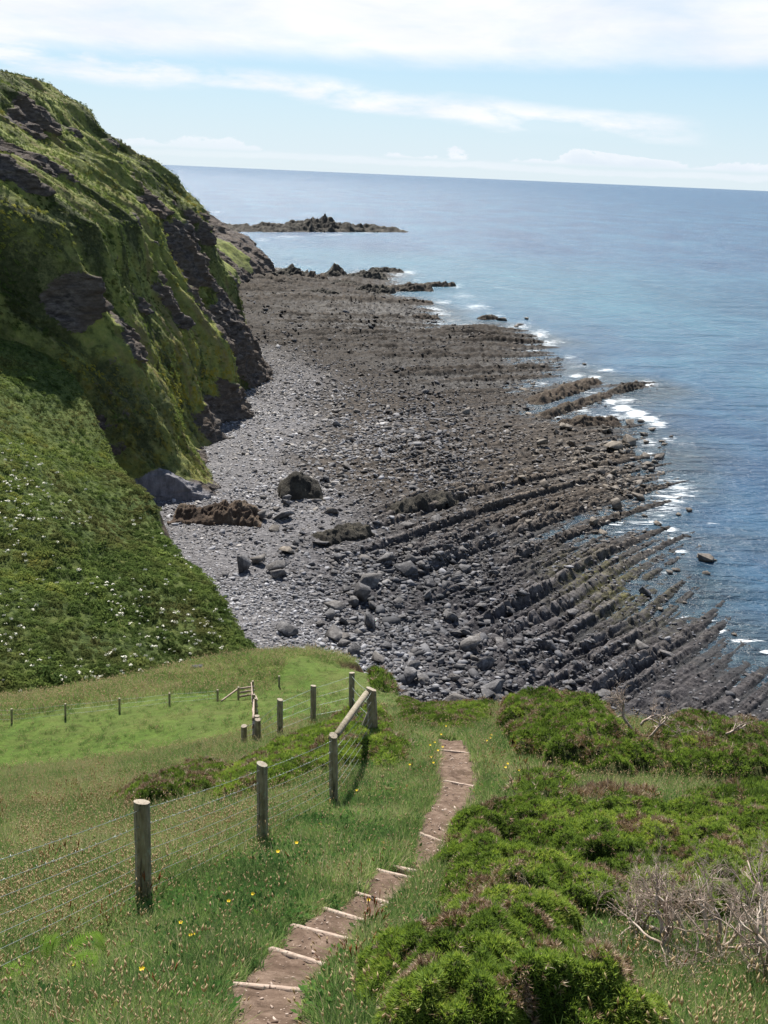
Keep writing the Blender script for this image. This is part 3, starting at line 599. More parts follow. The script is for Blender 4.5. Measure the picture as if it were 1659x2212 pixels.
# ---- boulders one can point at: each one a thing
m_boulder, n, out = mat('boulder_rock'); oc = n.node('ShaderNodeTexCoord').outputs['Object']; rnd = n.node('ShaderNodeObjectInfo').outputs['Random']; oi = n.attr('tint', 'Fac', 'OBJECT')
f1 = n.noise(oc, 1.6, 8, 0.7)
cc = n.ramp(f1, [(0.32, (0.025, 0.024, 0.026)), (0.5, (0.10, 0.096, 0.098)), (0.66, (0.26, 0.25, 0.25))])
cw = n.ramp(f1, [(0.3, (0.07, 0.052, 0.038)), (0.5, (0.17, 0.14, 0.105)), (0.7, (0.32, 0.275, 0.22))])
cc = n.mix(oi, cc, cw); cc = n.mix(n.mapr(rnd, 0, 1, 0, .35), cc, (0.04, 0.04, 0.045))
principled(n, out, cc, 0.75, 0.35, n.math('ADD', f1, n.math('MULTIPLY', n.noise(oc, 7, 5, .7), .4)), 0.8, 0.2)
def boulder_np(seed, flat, n=11):
    V, Fc, _ = rock_mesh(seed, flat, n, 1.0); return V, Fc
bvar = [boulder_np(500 + i, f) for i, f in enumerate([.8, .7, .9, .6, .75, .5, .85, .65])]
bmesh_data = []
for i, (V, Fc) in enumerate(bvar):
    o = mesh_np('boulder', V, Fc, m_boulder, link=False); bmesh_data.append(o.data); bpy.data.objects.remove(o)
def boulder(p, s, label, group=None, rz=0.0, tilt=(0, 0), tint=0.0, k=0, name='boulder', sink=0.25, cat='boulder'):
    o = bpy.data.objects.new(name, bmesh_data[k % 8]); COL.objects.link(o)
    o.location = (p[0], p[1], p[2] + s[2] * (0.7 - sink)); o.scale = s; o.rotation_euler = (tilt[0], tilt[1], rz); o['tint'] = float(tint)
    return tag(o, label, cat, group)
def on_beach(dx, dy):
    p = atz(dx, dy, 0.8); 
    for _ in range(3): p = atz(dx, dy, float(beach(p[0:1], p[1:2])[0]))
    return p
def mpd(p): return np.linalg.norm(p - CAM) / FPX * K        # metres per display pixel there
named = [
    (525, 1222, 40, 1.1, 'black blocky boulder on the pale cobbles beside the lower edge of the green slope', 0.0, 2, .1),
    (620, 1190, 50, .45, 'pale flat slab boulder tilted on the upper beach', 0.9, 5, .2),
    (592, 1142, 36, .35, 'small flat brown slab below the upright rock on the cobbles', 0.8, 3, .2),
    (568, 1115, 24, 1.2, 'small upright dark rock at the right end of the brown rubble mound', 0.3, 2, .2),
    (781, 1285, 52, 1.0, 'tallest grey boulder in the pile in the middle of the boulder field', 0.1, 0, .15),
    (760, 1302, 36, .9, 'grey boulder leaning on the tallest boulder of the pile', 0.1, 4, .15),
    (799, 1345, 42, .95, 'large squared dark boulder below the tallest boulder of the pile', 0.0, 6, .15),
    (744, 1342, 36, .7, 'wide dark boulder left of the squared dark boulder', 0.0, 1, .2),
    (715, 1330, 32, .8, 'rounded dark boulder at the left end of the pile', 0.0, 2, .2),
    (886, 1215, 34, 1.1, 'upright grey boulder beside a strata ridge in the middle beach', 0.1, 0, .15),
    (908, 1222, 26, .8, 'squat grey boulder touching the upright grey boulder', 0.2, 4, .15),
    (968, 1190, 30, 1.1, 'dark hunched boulder among the ridges of the middle beach', 0.0, 2, .15),
    (928, 1262, 34, .8, 'dark flat-topped boulder in the middle of the strata ridges', 0.0, 3, .15),
    (600, 1240, 40, .7, 'dark boulder cluster head at the left of the beach', 0.2, 1, .2),
    (618, 1085, 26, .7, 'low dark rock at the foot of the arched rock', 0.1, 3, .2),
    (1325, 968, 62, .5, 'broad light brown flat boulder at the sea edge of the reef', 1.0, 5, .1),
    (1330, 1092, 34, .9, 'pale brown pointed boulder near the waterline', 1.0, 0, .15),
    (1285, 1130, 32, .8, 'brown boulder standing at the edge of a tidal pool', 1.0, 4, .15),
    (1300, 1150, 30, .4, 'low brown slab at the tidal pool below the brown boulder', .9, 5, .15),
    (910, 1475, 22, .9, 'pale block lying at the foot of the nearest grassy cliff edge', .3, 6, .2),
    (1040, 1310, 40, .5, 'long pale grey slab lying among the strata ridges', .2, 5, .15),
    (860, 1300, 34, .5, 'long grey slab right of the boulder pile', .2, 3, .15),
    (975, 1335, 36, .8, 'rounded grey boulder right of the pile on the middle beach', .1, 1, .15),
    (1102, 1452, 28, .5, 'grey slab lying low above the gorse crest', .1, 5, .15)]
for i, (dx, dy, wpx, hr, lab, tint, k, sink) in enumerate(named):
    p = on_beach(dx, dy + wpx * hr * .25); r_ = mpd(p) * wpx * .5
    boulder(p, (r_ * .85, r_ * .85, r_ * hr / .8), lab, rz=i * 1.3, tilt=(0.15 * math.sin(i * 2.1), .15 * math.cos(i)), tint=tint, k=k, sink=sink)
grp = [('grey boulder lying loose in the boulder field of the middle beach', 'loose boulders of the middle beach', 4, 146, 15, 24, 85, .1, (0.9, 0.35)),
       ('brown boulder heaped along the sea edge of the reef', 'brown boulders along the reef edge', 56, 222, 9, 32, 60, .9, (1.0, .35)),
       ('dark boulder lying on the strata below the near grassy crest', 'dark boulders on the near strata', 17, 119, 12, 9, 26, .05, (.75, .3)),
       ('weathered boulder standing among the cobbles at the cliff foot', 'boulders at the cliff foot', -18, 205, 9, 40, 34, .35, (.9, .3))]
rb = np.random.default_rng(11)
for lab, gname, cx_, cy_, sx_, sy_, cnt, tint, (sa, sb) in grp:
    done = 0
    while done < cnt:
        x, y = rb.normal(cx_, sx_), rb.normal(cy_, sy_); 
        if y < 108: continue
        hh, dd, dcc = [q[0] for q in beach(np.array([x]), np.array([y]), True)[:3]]
        if hh < -.2 or dd < 0 or dcc < 6: continue
        s = sa * math.exp(rb.normal(0, sb)); done += 1
        boulder((x, y, hh), (s, s * rb.uniform(.7, 1), s * rb.uniform(.6, .95)), lab, gname, rb.uniform(0, 6.28), (rb.normal(0, .25), rb.normal(0, .25)), np.clip(tint + rb.normal(0, .2), 0, 1), int(rb.integers(0, 8)), sink=.2)
# rocks standing in the shallows
SR = [(1385, 912, 16), (1360, 918, 36), (1410, 930, 18), (1390, 940, 26), (1392, 957, 22), (1432, 955, 18), (1450, 944, 12), (1436, 962, 16), (1425, 990, 28), (1415, 1000, 20), (1395, 988, 24), (1083, 692, 26), (1137, 690, 14), (1125, 703, 18), (1115, 706, 14),
      (1490, 1104, 22), (1420, 1133, 20), (1393, 1150, 14), (1523, 1210, 38), (1510, 1203, 16), (1545, 1212, 12), (1465, 1112, 18), (1525, 1240, 16), (1445, 1238, 22), (1460, 1233, 18), (1412, 1233, 8), (1478, 1303, 12), (1448, 1310, 12), (1430, 1318, 20), (1530, 1368, 18), (1640, 1462, 18), (1585, 1372, 14), (1262, 788, 12)]
for i, (dx, dy, wp) in enumerate(SR):
    p = atz(dx, dy, 0.0); r_ = mpd(p) * wp * .5
    boulder(p, (r_, r_ * .8, r_ * .65), 'brown weathered rock standing in the shallow water off the reef', 'rocks standing in the shallows', i * 1.7, (.1 * math.sin(i * 3), .1 * math.cos(i * 5)), .85, i, 'sea_rock', .35, 'rock')

# ---- craggy outcrops: elongated masses with a broken skyline
m_crag, n, out = mat('crag_rock'); pos = pos_node(n)
f1 = n.noise(n.scale(pos, (.6, .6, 1)), 0.35, 8, 0.75)
cc = n.ramp(f1, [(0.32, (0.016, 0.014, 0.012)), (0.5, (0.050, 0.044, 0.034)), (0.68, (0.13, 0.115, 0.085))])
cc = n.mix(n.attr('tint'), cc, n.ramp(f1, [(0.32, (0.06, 0.035, 0.022)), (0.5, (0.18, 0.11, 0.07)), (0.68, (0.30, 0.22, 0.15))]))
principled(n, out, cc, 0.85, 0.25, n.noise(pos, 0.8, 8, 0.8), 1.0, 0.8)
def crag(c0, c1, wid, hts, label, seed, name='rock_outcrop', jag=1.0, tint=0.0, base=-.8, nx=150, ny=60):
    zoff = (c0[2] + c1[2]) / 2 - .3 if c0[2] > .5 else 0.0
    """c0, c1: ends on the sea plane; hts: heights along the length"""
    c0 = np.array(c0[:2]); c1 = np.array(c1[:2]); L = np.linalg.norm(c1 - c0); e = (c1 - c0) / L; nrm = np.array([-e[1], e[0]])
    u = np.linspace(-.04, 1.04, nx); v = np.linspace(-1.1, 1.1, ny); U, V = np.meshgrid(u, v)
    hh = np.interp(U, np.linspace(0, 1, len(hts)), hts) * sm(U, -.03, .05) * (1 - sm(U, .95, 1.03))
    lx = U * L; ly = V * wid / 2
    nz = fbm(lx * 2.2 / max(hts) + seed, ly * 2.2 / max(hts), 0, 4, seed); rd = ridged(lx * 1.0 / max(hts), ly * 1.0 / max(hts) + seed, 0, 4, seed + 3)
    env = np.clip(1 - np.abs(V + .25 * nz) ** 1.6, 0, 1)
    Z = hh * (env ** .8) * (0.62 + .30 * rd * jag + .38 * nz * jag) + base * (1 - env) * 1.2
    P = c0[None, None] + e * (lx + nz * .1 * max(hts))[..., None] + nrm * (ly + rd * .1 * max(hts))[..., None]
    o = grid_obj(name, P[..., 0], P[..., 1], np.where(env <= 0, base - .5, Z) + zoff, m_crag, {'tint': np.full(Z.shape, tint)}, smooth=False)
    return tag(o, label, 'rock outcrop')
crag(atz(470, 497), atz(858, 498), 62, [5, 5, 6, 8, 6, 12, 14.5, 12, 8, 7, 6, 5, 3.5], 'long low rocky point reaching out to sea far beyond the cliff', 11, 'rocky_point', 1.5, 0, -.6, 420, 110)
crag(atz(432, 490), atz(545, 494), 40, [3, 4, 5.5, 4, 3.5], 'flat dark reef between the far headland and the long rocky point', 14, nx=120, ny=40, jag=1.3)
crag(atz(418, 459), atz(448, 459), 20, [2, 5, 2.5], 'farthest tiny dark rock in the sea beside the cliff edge', 12, nx=60, ny=24)
OUT = [((590, 600), (665, 600), 20, [4, 8, 6], 'dark rock outcrop joined to the tip of the far headland', .0),
       ((652, 612), (705, 612), 16, [4, 10, 7], 'big angular block tilted on the reef beyond the beach', .25),
       ((700, 597), (745, 597), 14, [4, 8, 4], 'pointed dark rock beside the tilted block on the far reef', 0),
       ((750, 603), (830, 602), 16, [4, 7, 5], 'humped dark rock in the middle of the far reef', 0),
       ((800, 588), (868, 588), 12, [4, 4.5, 2], 'low dark rock ledge touched by surf at the end of the far reef', 0),
       ((770, 628), (850, 634), 16, [3, 5, 4], 'broad dark ledge below the humped rock of the far reef', 0),
       ((832, 627), (930, 627), 14, [3, 5.5, 4], 'brown reef islet left of the outermost islet', .15),
       ((918, 618), (982, 618), 10, [2.5, 3.5, 2.5], 'outermost narrow brown reef islet with surf around it', .15),
       ((1035, 690), (1075, 688), 7, [1.5, 2.5, 1.5], 'small flat islet off the middle reef', .2),
       ((1150, 872), (1285, 824), 9, [2.6, 3.0, 2.6, 2.2], 'long narrow rock ridge running out into the sea above the white surf', .25),
       ((1165, 905), (1315, 852), 6, [2.0, 2.4, 1.8, 1.4], 'thin straight rock ridge beside the channel of blue water', .2),
       ((1322, 850), (1386, 832), 6, [1.6, 2.6, 1.4], 'detached rock at the seaward end of the thin ridge in surf', .1),
       ((1215, 920), (1335, 915), 10, [2.0, 3.2, 2.6, 2.0], 'dark rising outcrop at the head of the brown boulders', .25)]
OUT += [((560, 622), (640, 618), 16, [2.5, 4, 3], 'low dark ledge at the foot of the far headland', 0), ((650, 636), (740, 640), 14, [2.5, 4.2, 3], 'broken dark ledge in front of the tilted block', 0),
        ((700, 622), (775, 618), 14, [3, 5, 3], 'dark ridge of rock behind the broken ledge of the far reef', 0), ((850, 652), (935, 655), 9, [1.5, 2.4, 1.5], 'low brown ledge awash inside the reef islets', .2),
        ((560, 600), (600, 604), 12, [4, 6, 4], 'small knob of rock where the far headland meets the beach', 0), ((880, 690), (945, 688), 10, [1.6, 2.6, 1.6], 'brown ledge above the small flat islet', .2)]
for i, (a, b, wd, hs, lab, tn_) in enumerate(OUT):
    crag(atz(*a), atz(*b), wd, hs, lab, 20 + i * 3, tint=tn_, nx=90, ny=44)
mnd = crag(on_beach(375, 1112), on_beach(560, 1122), 8, [2.0, 2.4, 2.0, 3.0, 3.4, 3.0, 2.2], 'brown mound of slumped rubble below the grey cliff slab', 77, 'rubble_mound', 1.5, .45, .4, 220, 70)
crag(on_beach(600, 1068), on_beach(692, 1070), 7.0, [3.6, 6.0, 6.4, 5.6, 3.0], 'large dark arched rock standing in pale cobbles near the grey cliff slab', 71, 'rock_outcrop', .45, 0.0, .2, 80, 60)
# overhanging blocky rocks in the middle of the beach
for i, (a, b, wd, hs, lab) in enumerate([((845, 1100), (965, 1085), 5, [2.2, 3.6, 3.8, 2.6], 'dark broken outcrop rising from the strata in the middle of the beach'), ((690, 1165), (790, 1150), 5, [2, 2.8, 2.6], 'grey rib of tilted strata left of the dark broken outcrop')]):
    crag(on_beach(*a), on_beach(*b), wd, hs, lab, 90 + i * 5, nx=90, ny=40, base=.3)
# ------------------------------------------------------------------ vegetation materials
def leaf_mat(name, stops, dry, attr_typ, tone='tone', trans=0.25, dead=None):
    m, n, out = mat(name)
    pos = pos_node(n); t = n.attr(tone, 'Fac', attr_typ)
    v = n.math('ADD', t, n.math('MULTIPLY', n.math('SUBTRACT', n.noise(pos, 1.7, 3, 0.6), 0.5), 0.5))
    col = n.ramp(v, stops)
    if dead: col = n.mix(n.attr(dead[0], 'Fac', attr_typ), col, dead[1])
    d = n.node('ShaderNodeBsdfDiffuse', ins={0: col}); tr = n.node('ShaderNodeBsdfTranslucent', ins={0: n.mix(1.0, col, (1.0, 1.0, 0.5), 'MULTIPLY')})
    g = n.node('ShaderNodeBsdfGlossy', ins={0: (0.6, 0.6, 0.6, 1), 'Roughness': 0.45}) if False else None
    mx = n.node('ShaderNodeMixShader', ins={0: trans}); n.l.new(d.outputs[0], mx.inputs[1]); n.l.new(tr.outputs[0], mx.inputs[2]); n.l.new(mx.outputs[0], out.inputs[0])
    return m
def blades(seed, cnt, h0, h1, wid, spread, bend, segs=2, heads=0.0, head=(0.035, 0.006)):
    r = np.random.default_rng(seed); V = []; Fc = []; hd = []; bl = []
    for i in range(cnt):
        a = r.uniform(0, 6.28); rad = spread * math.sqrt(r.random()); b = np.array([math.cos(a) * rad, math.sin(a) * rad, -0.02])
        la = a + r.normal(0, .8); lean = np.array([math.cos(la), math.sin(la), 0]) * r.uniform(.1, 1) * bend; h = r.uniform(h0, h1)
        fa = r.uniform(0, 6.28); side = np.array([math.cos(fa), math.sin(fa), 0]); k0 = len(V)
        for s in range(segs + 1):
            t = s / segs; c = b + np.array([0, 0, h * t * (1 - .25 * bend * t)]) + lean * h * t * t
            ww = wid * (1 - t * .9) * .5
            V += [c - side * ww, c + side * ww]; hd += [0, 0]
        for s in range(segs): q = k0 + 2 * s; Fc.append([q, q + 1, q + 3, q + 2])
        bv = r.normal(0, .16) + (.45 if r.random() < .16 else 0)
        if r.random() < heads:
            c = V[-1]; ax = (V[-1] - V[-3]); ax = ax / np.linalg.norm(ax); L, W = head[0] * r.uniform(.7, 1.4), head[1] * r.uniform(.8, 1.4); k0 = len(V)
            s2 = np.cross(ax, side); 
            V += [c - ax * L * .2, c + side * W + ax * L * .4, c + s2 * W + ax * L * .4, c - side * W + ax * L * .4, c - s2 * W + ax * L * .4, c + ax * L]; hd += [1] * 6
            for p, q in ((1, 2), (2, 3), (3, 4), (4, 1)): Fc += [[k0, k0 + q, k0 + p], [k0 + 5, k0 + p, k0 + q]]
        bl += [bv] * (len(V) - len(bl))
    return np.array(V), Fc, {'head': np.array(hd, float), 'bl': np.array(bl, float)}
def grass_mat(name, stops, headcol):
    m, n, out = mat(name); pos = pos_node(n); t = n.attr('tone', 'Fac', 'INSTANCER'); hd = n.attr('head')
    v = n.math('ADD', t, n.math('MULTIPLY', n.math('SUBTRACT', n.noise(pos, 1.3, 4, 0.6), 0.5), 0.7))
    v = n.math('ADD', v, n.attr('bl'))
    col = n.mix(hd, n.ramp(v, stops), headcol)
    d = n.node('ShaderNodeBsdfDiffuse', ins={0: col}); tr = n.node('ShaderNodeBsdfTranslucent', ins={0: col})
    mx = n.node('ShaderNodeMixShader', ins={0: 0.48}); n.l.new(d.outputs[0], mx.inputs[1]); n.l.new(tr.outputs[0], mx.inputs[2]); n.l.new(mx.outputs[0], out.inputs[0]); return m
gm_short = grass_mat('short_grass', [(0.1, (0.08, 0.14, 0.045)), (0.38, (0.185, 0.30, 0.085)), (0.60, (0.29, 0.40, 0.12)), (0.8, (0.42, 0.40, 0.19)), (1.0, (0.56, 0.48, 0.30))], (0.30, 0.22, 0.10))
gm_long = grass_mat('seeding_grass', [(0.1, (0.09, 0.15, 0.045)), (0.38, (0.185, 0.29, 0.08)), (0.60, (0.29, 0.37, 0.11)), (0.82, (0.42, 0.38, 0.20)), (1.0, (0.56, 0.47, 0.30))], (0.56, 0.44, 0.27))
gm_red = grass_mat('sorrel', [(0.1, (0.09, 0.09, 0.03)), (0.6, (0.20, 0.13, 0.05)), (1.0, (0.30, 0.14, 0.06))], (0.30, 0.12, 0.05))
v_short = variants('short_tufts', [blades(700 + i, 34, .05, .15, .009, .10, .8) for i in range(6)], gm_short)
v_long = variants('long_tufts', [blades(720 + i, 22, .14, .34, .008, .10, .7, 3, .14, (.03, .005)) for i in range(6)], gm_long)
v_seed = variants('seed_stems', [blades(740 + i, 9, .22, .46, .0035, .15, .5, 2, 1.0, (.042, .0075)) for i in range(5)], gm_long)
v_red = variants('sorrel_stems', [blades(760 + i, 8, .25, .45, .005, .10, .3, 2, 1.0, (.09, .008)) for i in range(4)], gm_red)
v_tus = variants('tussocks', [blades(780 + i, 40, .12, .40, .02, .22, .9, 2, .12, (.06, .02)) for i in range(5)], gm_long)

# fence line in plan
def gp(dx, dy):
    p = hit(dx, dy, hillA_base); return p
POST = [gp(310, 1957), gp(568, 1822), gp(722, 1740), gp(806, 1602)]
fence_pl = np.array([(-5.6, -3), (-3.1, 6.2)] + [p[:2] for p in POST] + [(-.3, 24), (-2.1, 29), (-3.5, 32), (-5.4, 37)])
def left_of_fence(x, y): return np.interp(y, fence_pl[:, 1], fence_pl[:, 0]) - x

# ---- gorse and other low bushes: a lumpy canopy thickly set with spiny sprigs
m_gorse = leaf_mat('gorse_leaf', [(0.0, (0.035, 0.055, 0.018)), (0.3, (0.10, 0.155, 0.045)), (0.6, (0.21, 0.31, 0.075)), (0.82, (0.33, 0.43, 0.11)), (1.0, (0.48, 0.48, 0.19))], None, 'GEOMETRY', trans=0.45)
m_dead = leaf_mat('dead_gorse', [(0.0, (0.10, 0.06, 0.04)), (0.4, (0.32, 0.22, 0.15)), (0.8, (0.55, 0.42, 0.32)), (1.0, (0.62, 0.52, 0.40))], None, 'GEOMETRY', trans=0.1)
m_core, n, out = mat('gorse_dark_core'); pos = pos_node(n)  # dark sheet added under the sprigs, coloured as the bush's shaded interior
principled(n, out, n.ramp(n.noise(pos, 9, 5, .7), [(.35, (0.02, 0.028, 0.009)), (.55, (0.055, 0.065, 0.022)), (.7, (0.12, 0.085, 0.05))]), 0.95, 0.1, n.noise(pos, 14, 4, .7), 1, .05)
def sprigs(P, N, L, W, k, r, tone, out_bias=0.9):
    """k needles per sprig; returns verts, tri faces, tone"""
    n_ = len(P); nn = n_ * k
    B = np.repeat(P, k, 0); Nn = np.repeat(N, k, 0); Ls = np.repeat(L, k) * r.uniform(.55, 1.15, nn)
    D = Nn * out_bias + r.normal(0, .55, (nn, 3)); D[:, 2] += .15; D /= np.linalg.norm(D, axis=1)[:, None]
    S = np.cross(D, r.normal(0, 1, (nn, 3))); S /= np.linalg.norm(S, axis=1)[:, None] + 1e-9
    st = np.repeat(r.normal(0, 1, (n_, 3)), k, 0) * .15 * Ls[:, None]
    b = B + st + D * (r.uniform(0, .35, nn) * Ls)[:, None]; w_ = W * np.repeat(L, k)[:, None]
    V = np.empty((nn, 3, 3)); V[:, 0] = b - S * w_ / 2; V[:, 1] = b + S * w_ / 2; V[:, 2] = b + D * Ls[:, None]
    tt_ = np.repeat(tone, k) + r.normal(0, .09, nn); T = np.stack([tt_ - .16, tt_ - .16, tt_ + .12], 1)  # lit look painted in: needle tips lighter than their bases
    return V.reshape(-1, 3), np.arange(nn * 3).reshape(-1, 3), np.clip(T.ravel(), 0, 1)
def bush(name, label, poly_px, hmax, edge, dens, L, seed, tone=.55, deadfrac=.04, group=None, W=.16, k=12, lump=1.6, y_off=None, cat='gorse bush', fn=hillA_base, deadclump=.5, rel=1.0):
    r = np.random.default_rng(seed)
    pw = np.array([(hit(a, b, fn) if y_off is None else at(a, b, y_off(a, b)))[:2] for a, b in poly_px])
    x0, y0 = pw.min(0) - .1; x1, y1 = pw.max(0) + .1
    def canopy(x, y):
        wob = fbm(x * lump * .7, y * lump * .7, 0, 3, seed) * edge * .7
        d = poly_dist(x, y, pw) + wob; t = np.clip(d / edge, 0, 1)
        lum = fbm(x * lump, y * lump, 0, 3, seed + 5); fine = fbm(x * lump * 3.3, y * lump * 3.3, 0, 2, seed + 8); lum = (.5 * lum + .9 * (.45 - np.abs(fbm(x * lump * .9 + 3, y * lump * .9, 0, 2, seed + 6)) * 1.6)) * rel
        return fn(x, y) + hmax * np.sqrt(1 - (1 - t) ** 2) * (0.66 + .42 * lum + .16 * fine) - .06 * (t <= 0), t
    gs = min(.07, max(x1 - x0, y1 - y0) / 130); nxg = int(min(260, max(24, (x1 - x0) / gs))); nyg = int(min(260, max(24, (y1 - y0) / gs)))
    X, Y = np.meshgrid(np.linspace(x0, x1, nxg), np.linspace(y0, y1, nyg)); Z, T = canopy(X, Y)
    gyv, gxv = np.gradient(Z, Y[1, 0] - Y[0, 0], X[0, 1] - X[0, 0])
    # sprig positions: weight by surface area
    wgt = (np.sqrt(1 + gxv ** 2 + gyv ** 2) * (T > 0.001)).ravel(); area = wgt.sum() * (X[0, 1] - X[0, 0]) * (Y[1, 0] - Y[0, 0])
    ns = int(area * dens); idx = r.choice(len(wgt), ns, p=wgt / wgt.sum())
    px = X.ravel()[idx] + r.uniform(-.5, .5, ns) * (X[0, 1] - X[0, 0]); py = Y.ravel()[idx] + r.uniform(-.5, .5, ns) * (Y[1, 0] - Y[0, 0])
    pz = canopy(px, py)[0]; gx, gy = gxv.ravel()[idx], gyv.ravel()[idx]
    steep = np.sqrt(gx ** 2 + gy ** 2)
    Nn = np.stack([-gx, -gy, np.ones(ns)], 1); Nn /= np.linalg.norm(Nn, axis=1)[:, None]
    dp = r.uniform(-.06, .02, ns) * hmax; pz = pz + dp * .5
    tn = tone + .30 * fbm(px * 1.1, py * 1.1, 0, 3, seed + 21) + .25 * fbm(px * 6, py * 6, 0, 2, seed + 25) + r.normal(0, .06, ns)
    P = np.c_[px, py, pz]
    dm = fbm(px * 3.6, py * 3.6, 0, 3, seed + 31); isd = (dm > (.5 - deadfrac * 2)) & (r.random(ns) < deadclump) | (r.random(ns) < deadfrac * .25)
    root = bpy.data.objects.new(name, None); COL.objects.link(root); c = P.mean(0); c[2] = float(fn(c[0], c[1])); root.location = c; tag(root, label, cat, group)
    Lr = L * r.uniform(.7, 1.3, ns)
    V1, F1, T1 = sprigs(P[~isd], Nn[~isd], Lr[~isd], W, k, r, tn[~isd])
    if (T.ravel() > 0).any():
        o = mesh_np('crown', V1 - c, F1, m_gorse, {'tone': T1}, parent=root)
    Fg = grid_faces(*X.shape); keep = (T.ravel()[Fg] > 0.0).any(1)
    g = mesh_np('canopy_dark_core', np.stack([X, Y, Z - .05 * L / .08], -1).reshape(-1, 3) - c, Fg[keep], m_core, parent=root, smooth=True)
    if isd.sum() > 3:
        Pd = P[isd] + Nn[isd] * L * .9
        V2, F2, T2 = sprigs(Pd, Nn[isd], Lr[isd] * 1.15, W * .7, k, r, .5 + r.normal(0, .2, isd.sum())); mesh_np('dead_sprigs', V2 - c, F2, m_dead, {'tone': T2}, parent=root)
    return root, pw
BUSH_POLY = []
def B_(*a, **k_):
    root, pw = bush(*a, **k_); BUSH_POLY.append(pw); return root
B_('gorse_bush', 'rounded deep green gorse bush at the bottom beside the lowest steps', [(830, 2165), (860, 2090), (950, 2050), (1060, 2035), (1180, 2030), (1275, 2050), (1290, 2110), (1240, 2150), (1150, 2160), (1230, 2200), (1340, 2290), (1000, 2330), (815, 2260)], .78, .60, 4200, .034, 1, .62, .05, W=.2, k=12, lump=2.0, rel=.6)
B_('gorse_bush', 'broad bright green gorse mass covering the slope right of the path bend', [(962, 2000), (955, 1870), (975, 1820), (1030, 1775), (1120, 1755), (1240, 1790), (1400, 1775), (1520, 1770), (1720, 1800), (1760, 1900), (1780, 2060), (1600, 2010), (1420, 2010), (1250, 2020), (1100, 2035), (1010, 2040)], .60, .5, 2000, .042, 2, .62, .05, W=.22, k=10, lump=2.2)
B_('gorse_bush', 'green gorse hump on the crest between the path top and the bleached branches', [(1075, 1560), (1120, 1535), (1230, 1535), (1300, 1560), (1330, 1600), (1400, 1640), (1450, 1680), (1330, 1690), (1200, 1670), (1120, 1630)], .85, .9, 1000, .058, 3, .50, .07, W=.22, k=9, lump=1.5)
B_('gorse_bush', 'gorse hump with bare brown stems at the right end of the crest', [(1405, 1620), (1480, 1580), (1580, 1595), (1720, 1640), (1760, 1720), (1600, 1700), (1500, 1690), (1440, 1665)], .8, .7, 1000, .058, 4, .50, .13, W=.22, k=9, lump=1.6)
B_('gorse_bush', 'low green gorse thicket under the fence between the round post and the braced corner post', [(440, 1730), (500, 1680), (560, 1640), (640, 1605), (720, 1570), (790, 1545), (840, 1580), (860, 1630), (790, 1660), (700, 1675), (620, 1705), (540, 1735), (480, 1750)], .45, .5, 1000, .056, 5, .58, .03, W=.22, k=9, lump=1.7)
B_('gorse_bush', 'low straggling gorse behind the wire fence at the brow above the field', [(235, 1745), (300, 1715), (380, 1690), (440, 1672), (500, 1665), (480, 1700), (430, 1735), (360, 1750), (280, 1758)], .50, .5, 1000, .056, 6, .46, .12, W=.22, k=9, lump=1.9)
B_('gorse_bush', 'small gorse clump at the foot of the braced corner post', [(795, 1640), (820, 1610), (860, 1615), (875, 1650), (840, 1670), (805, 1665)], .35, .35, 260, .10, 7, .45, .12, W=.17, k=10, lump=1.9)
B_('gorse_bush', 'dark green bush patch on the spur below the earth scar', [(800, 1470), (835, 1452), (870, 1460), (905, 1480), (918, 1500), (880, 1510), (830, 1500)], .9, 1.0, 40, .30, 8, .34, .03, W=.2, k=9, lump=.8)
B_('heather_bush', 'pale dying gorse patch on the brow behind the bright gorse mass', [(1230, 1735), (1290, 1715), (1360, 1720), (1420, 1735), (1370, 1748), (1280, 1748)], .25, .3, 330, .09, 9, .40, .34, W=.14, k=10, lump=1.8, cat='dying bush', deadclump=.9)
B_('gorse_bush', 'small gorse patch in the grass above the bright gorse mass', [(1110, 1720), (1160, 1690), (1230, 1700), (1250, 1725), (1190, 1745), (1130, 1745)], .40, .4, 300, .09, 10, .48, .10, W=.16, k=10, lump=1.6)
B_('gorse_bush', 'dull green gorse filling the hollow at the right edge of the photo', [(1500, 1735), (1560, 1700), (1660, 1700), (1740, 1740), (1700, 1775), (1560, 1768)], .35, .45, 300, .09, 12, .40, .05, W=.16, k=10, lump=1.4)
B_('scrub_bush', 'low green scrub just beyond the far end of the path', [(850, 1535), (900, 1515), (1000, 1525), (1065, 1540), (1050, 1572), (1010, 1582), (930, 1580), (860, 1575)], .30, .5, 700, .055, 14, .46, .06, W=.22, k=9, lump=1.8, cat='scrub')
def in_bush(x, y, m=0.12):
    s = np.zeros(np.shape(x), bool)
    for pw in BUSH_POLY: s |= poly_dist(x, y, pw) > m
    return s

# ---- grass
def hill_pts(cnt, y0, y1, p=1.3, a0=-.62, a1=.95, seed=0):
    r = np.random.default_rng(seed); u = r.random(cnt); e = 2 - p
    y = (y0 ** e + u * (y1 ** e - y0 ** e)) ** (1 / e); return r.uniform(a0, a1, cnt) * y * 0.85, y, r
def lay(name, coll, nv, x, y, r, s, tone, extra=1.0):
    ok = (path_mask(x, y) < -0.05 * s + .09 * fbm(x * 5, y * 5, 0, 2, 440)) & ~in_bush(x, y); x, y, s, tone = x[ok], y[ok], s[ok], tone[ok]; z = hillA(x, y)
    return scatter(name, coll, nv, np.c_[x, y, z], np.c_[r.normal(0, .15, len(x)), r.normal(0, .15, len(x)), r.uniform(0, 6.28, len(x))], np.c_[s, s, s * r.uniform(.8, 1.2, len(x))], {'tone': tone})
x, y, r = hill_pts(98000, 4.3, 30, 1.5, seed=1); lf = left_of_fence(x, y)
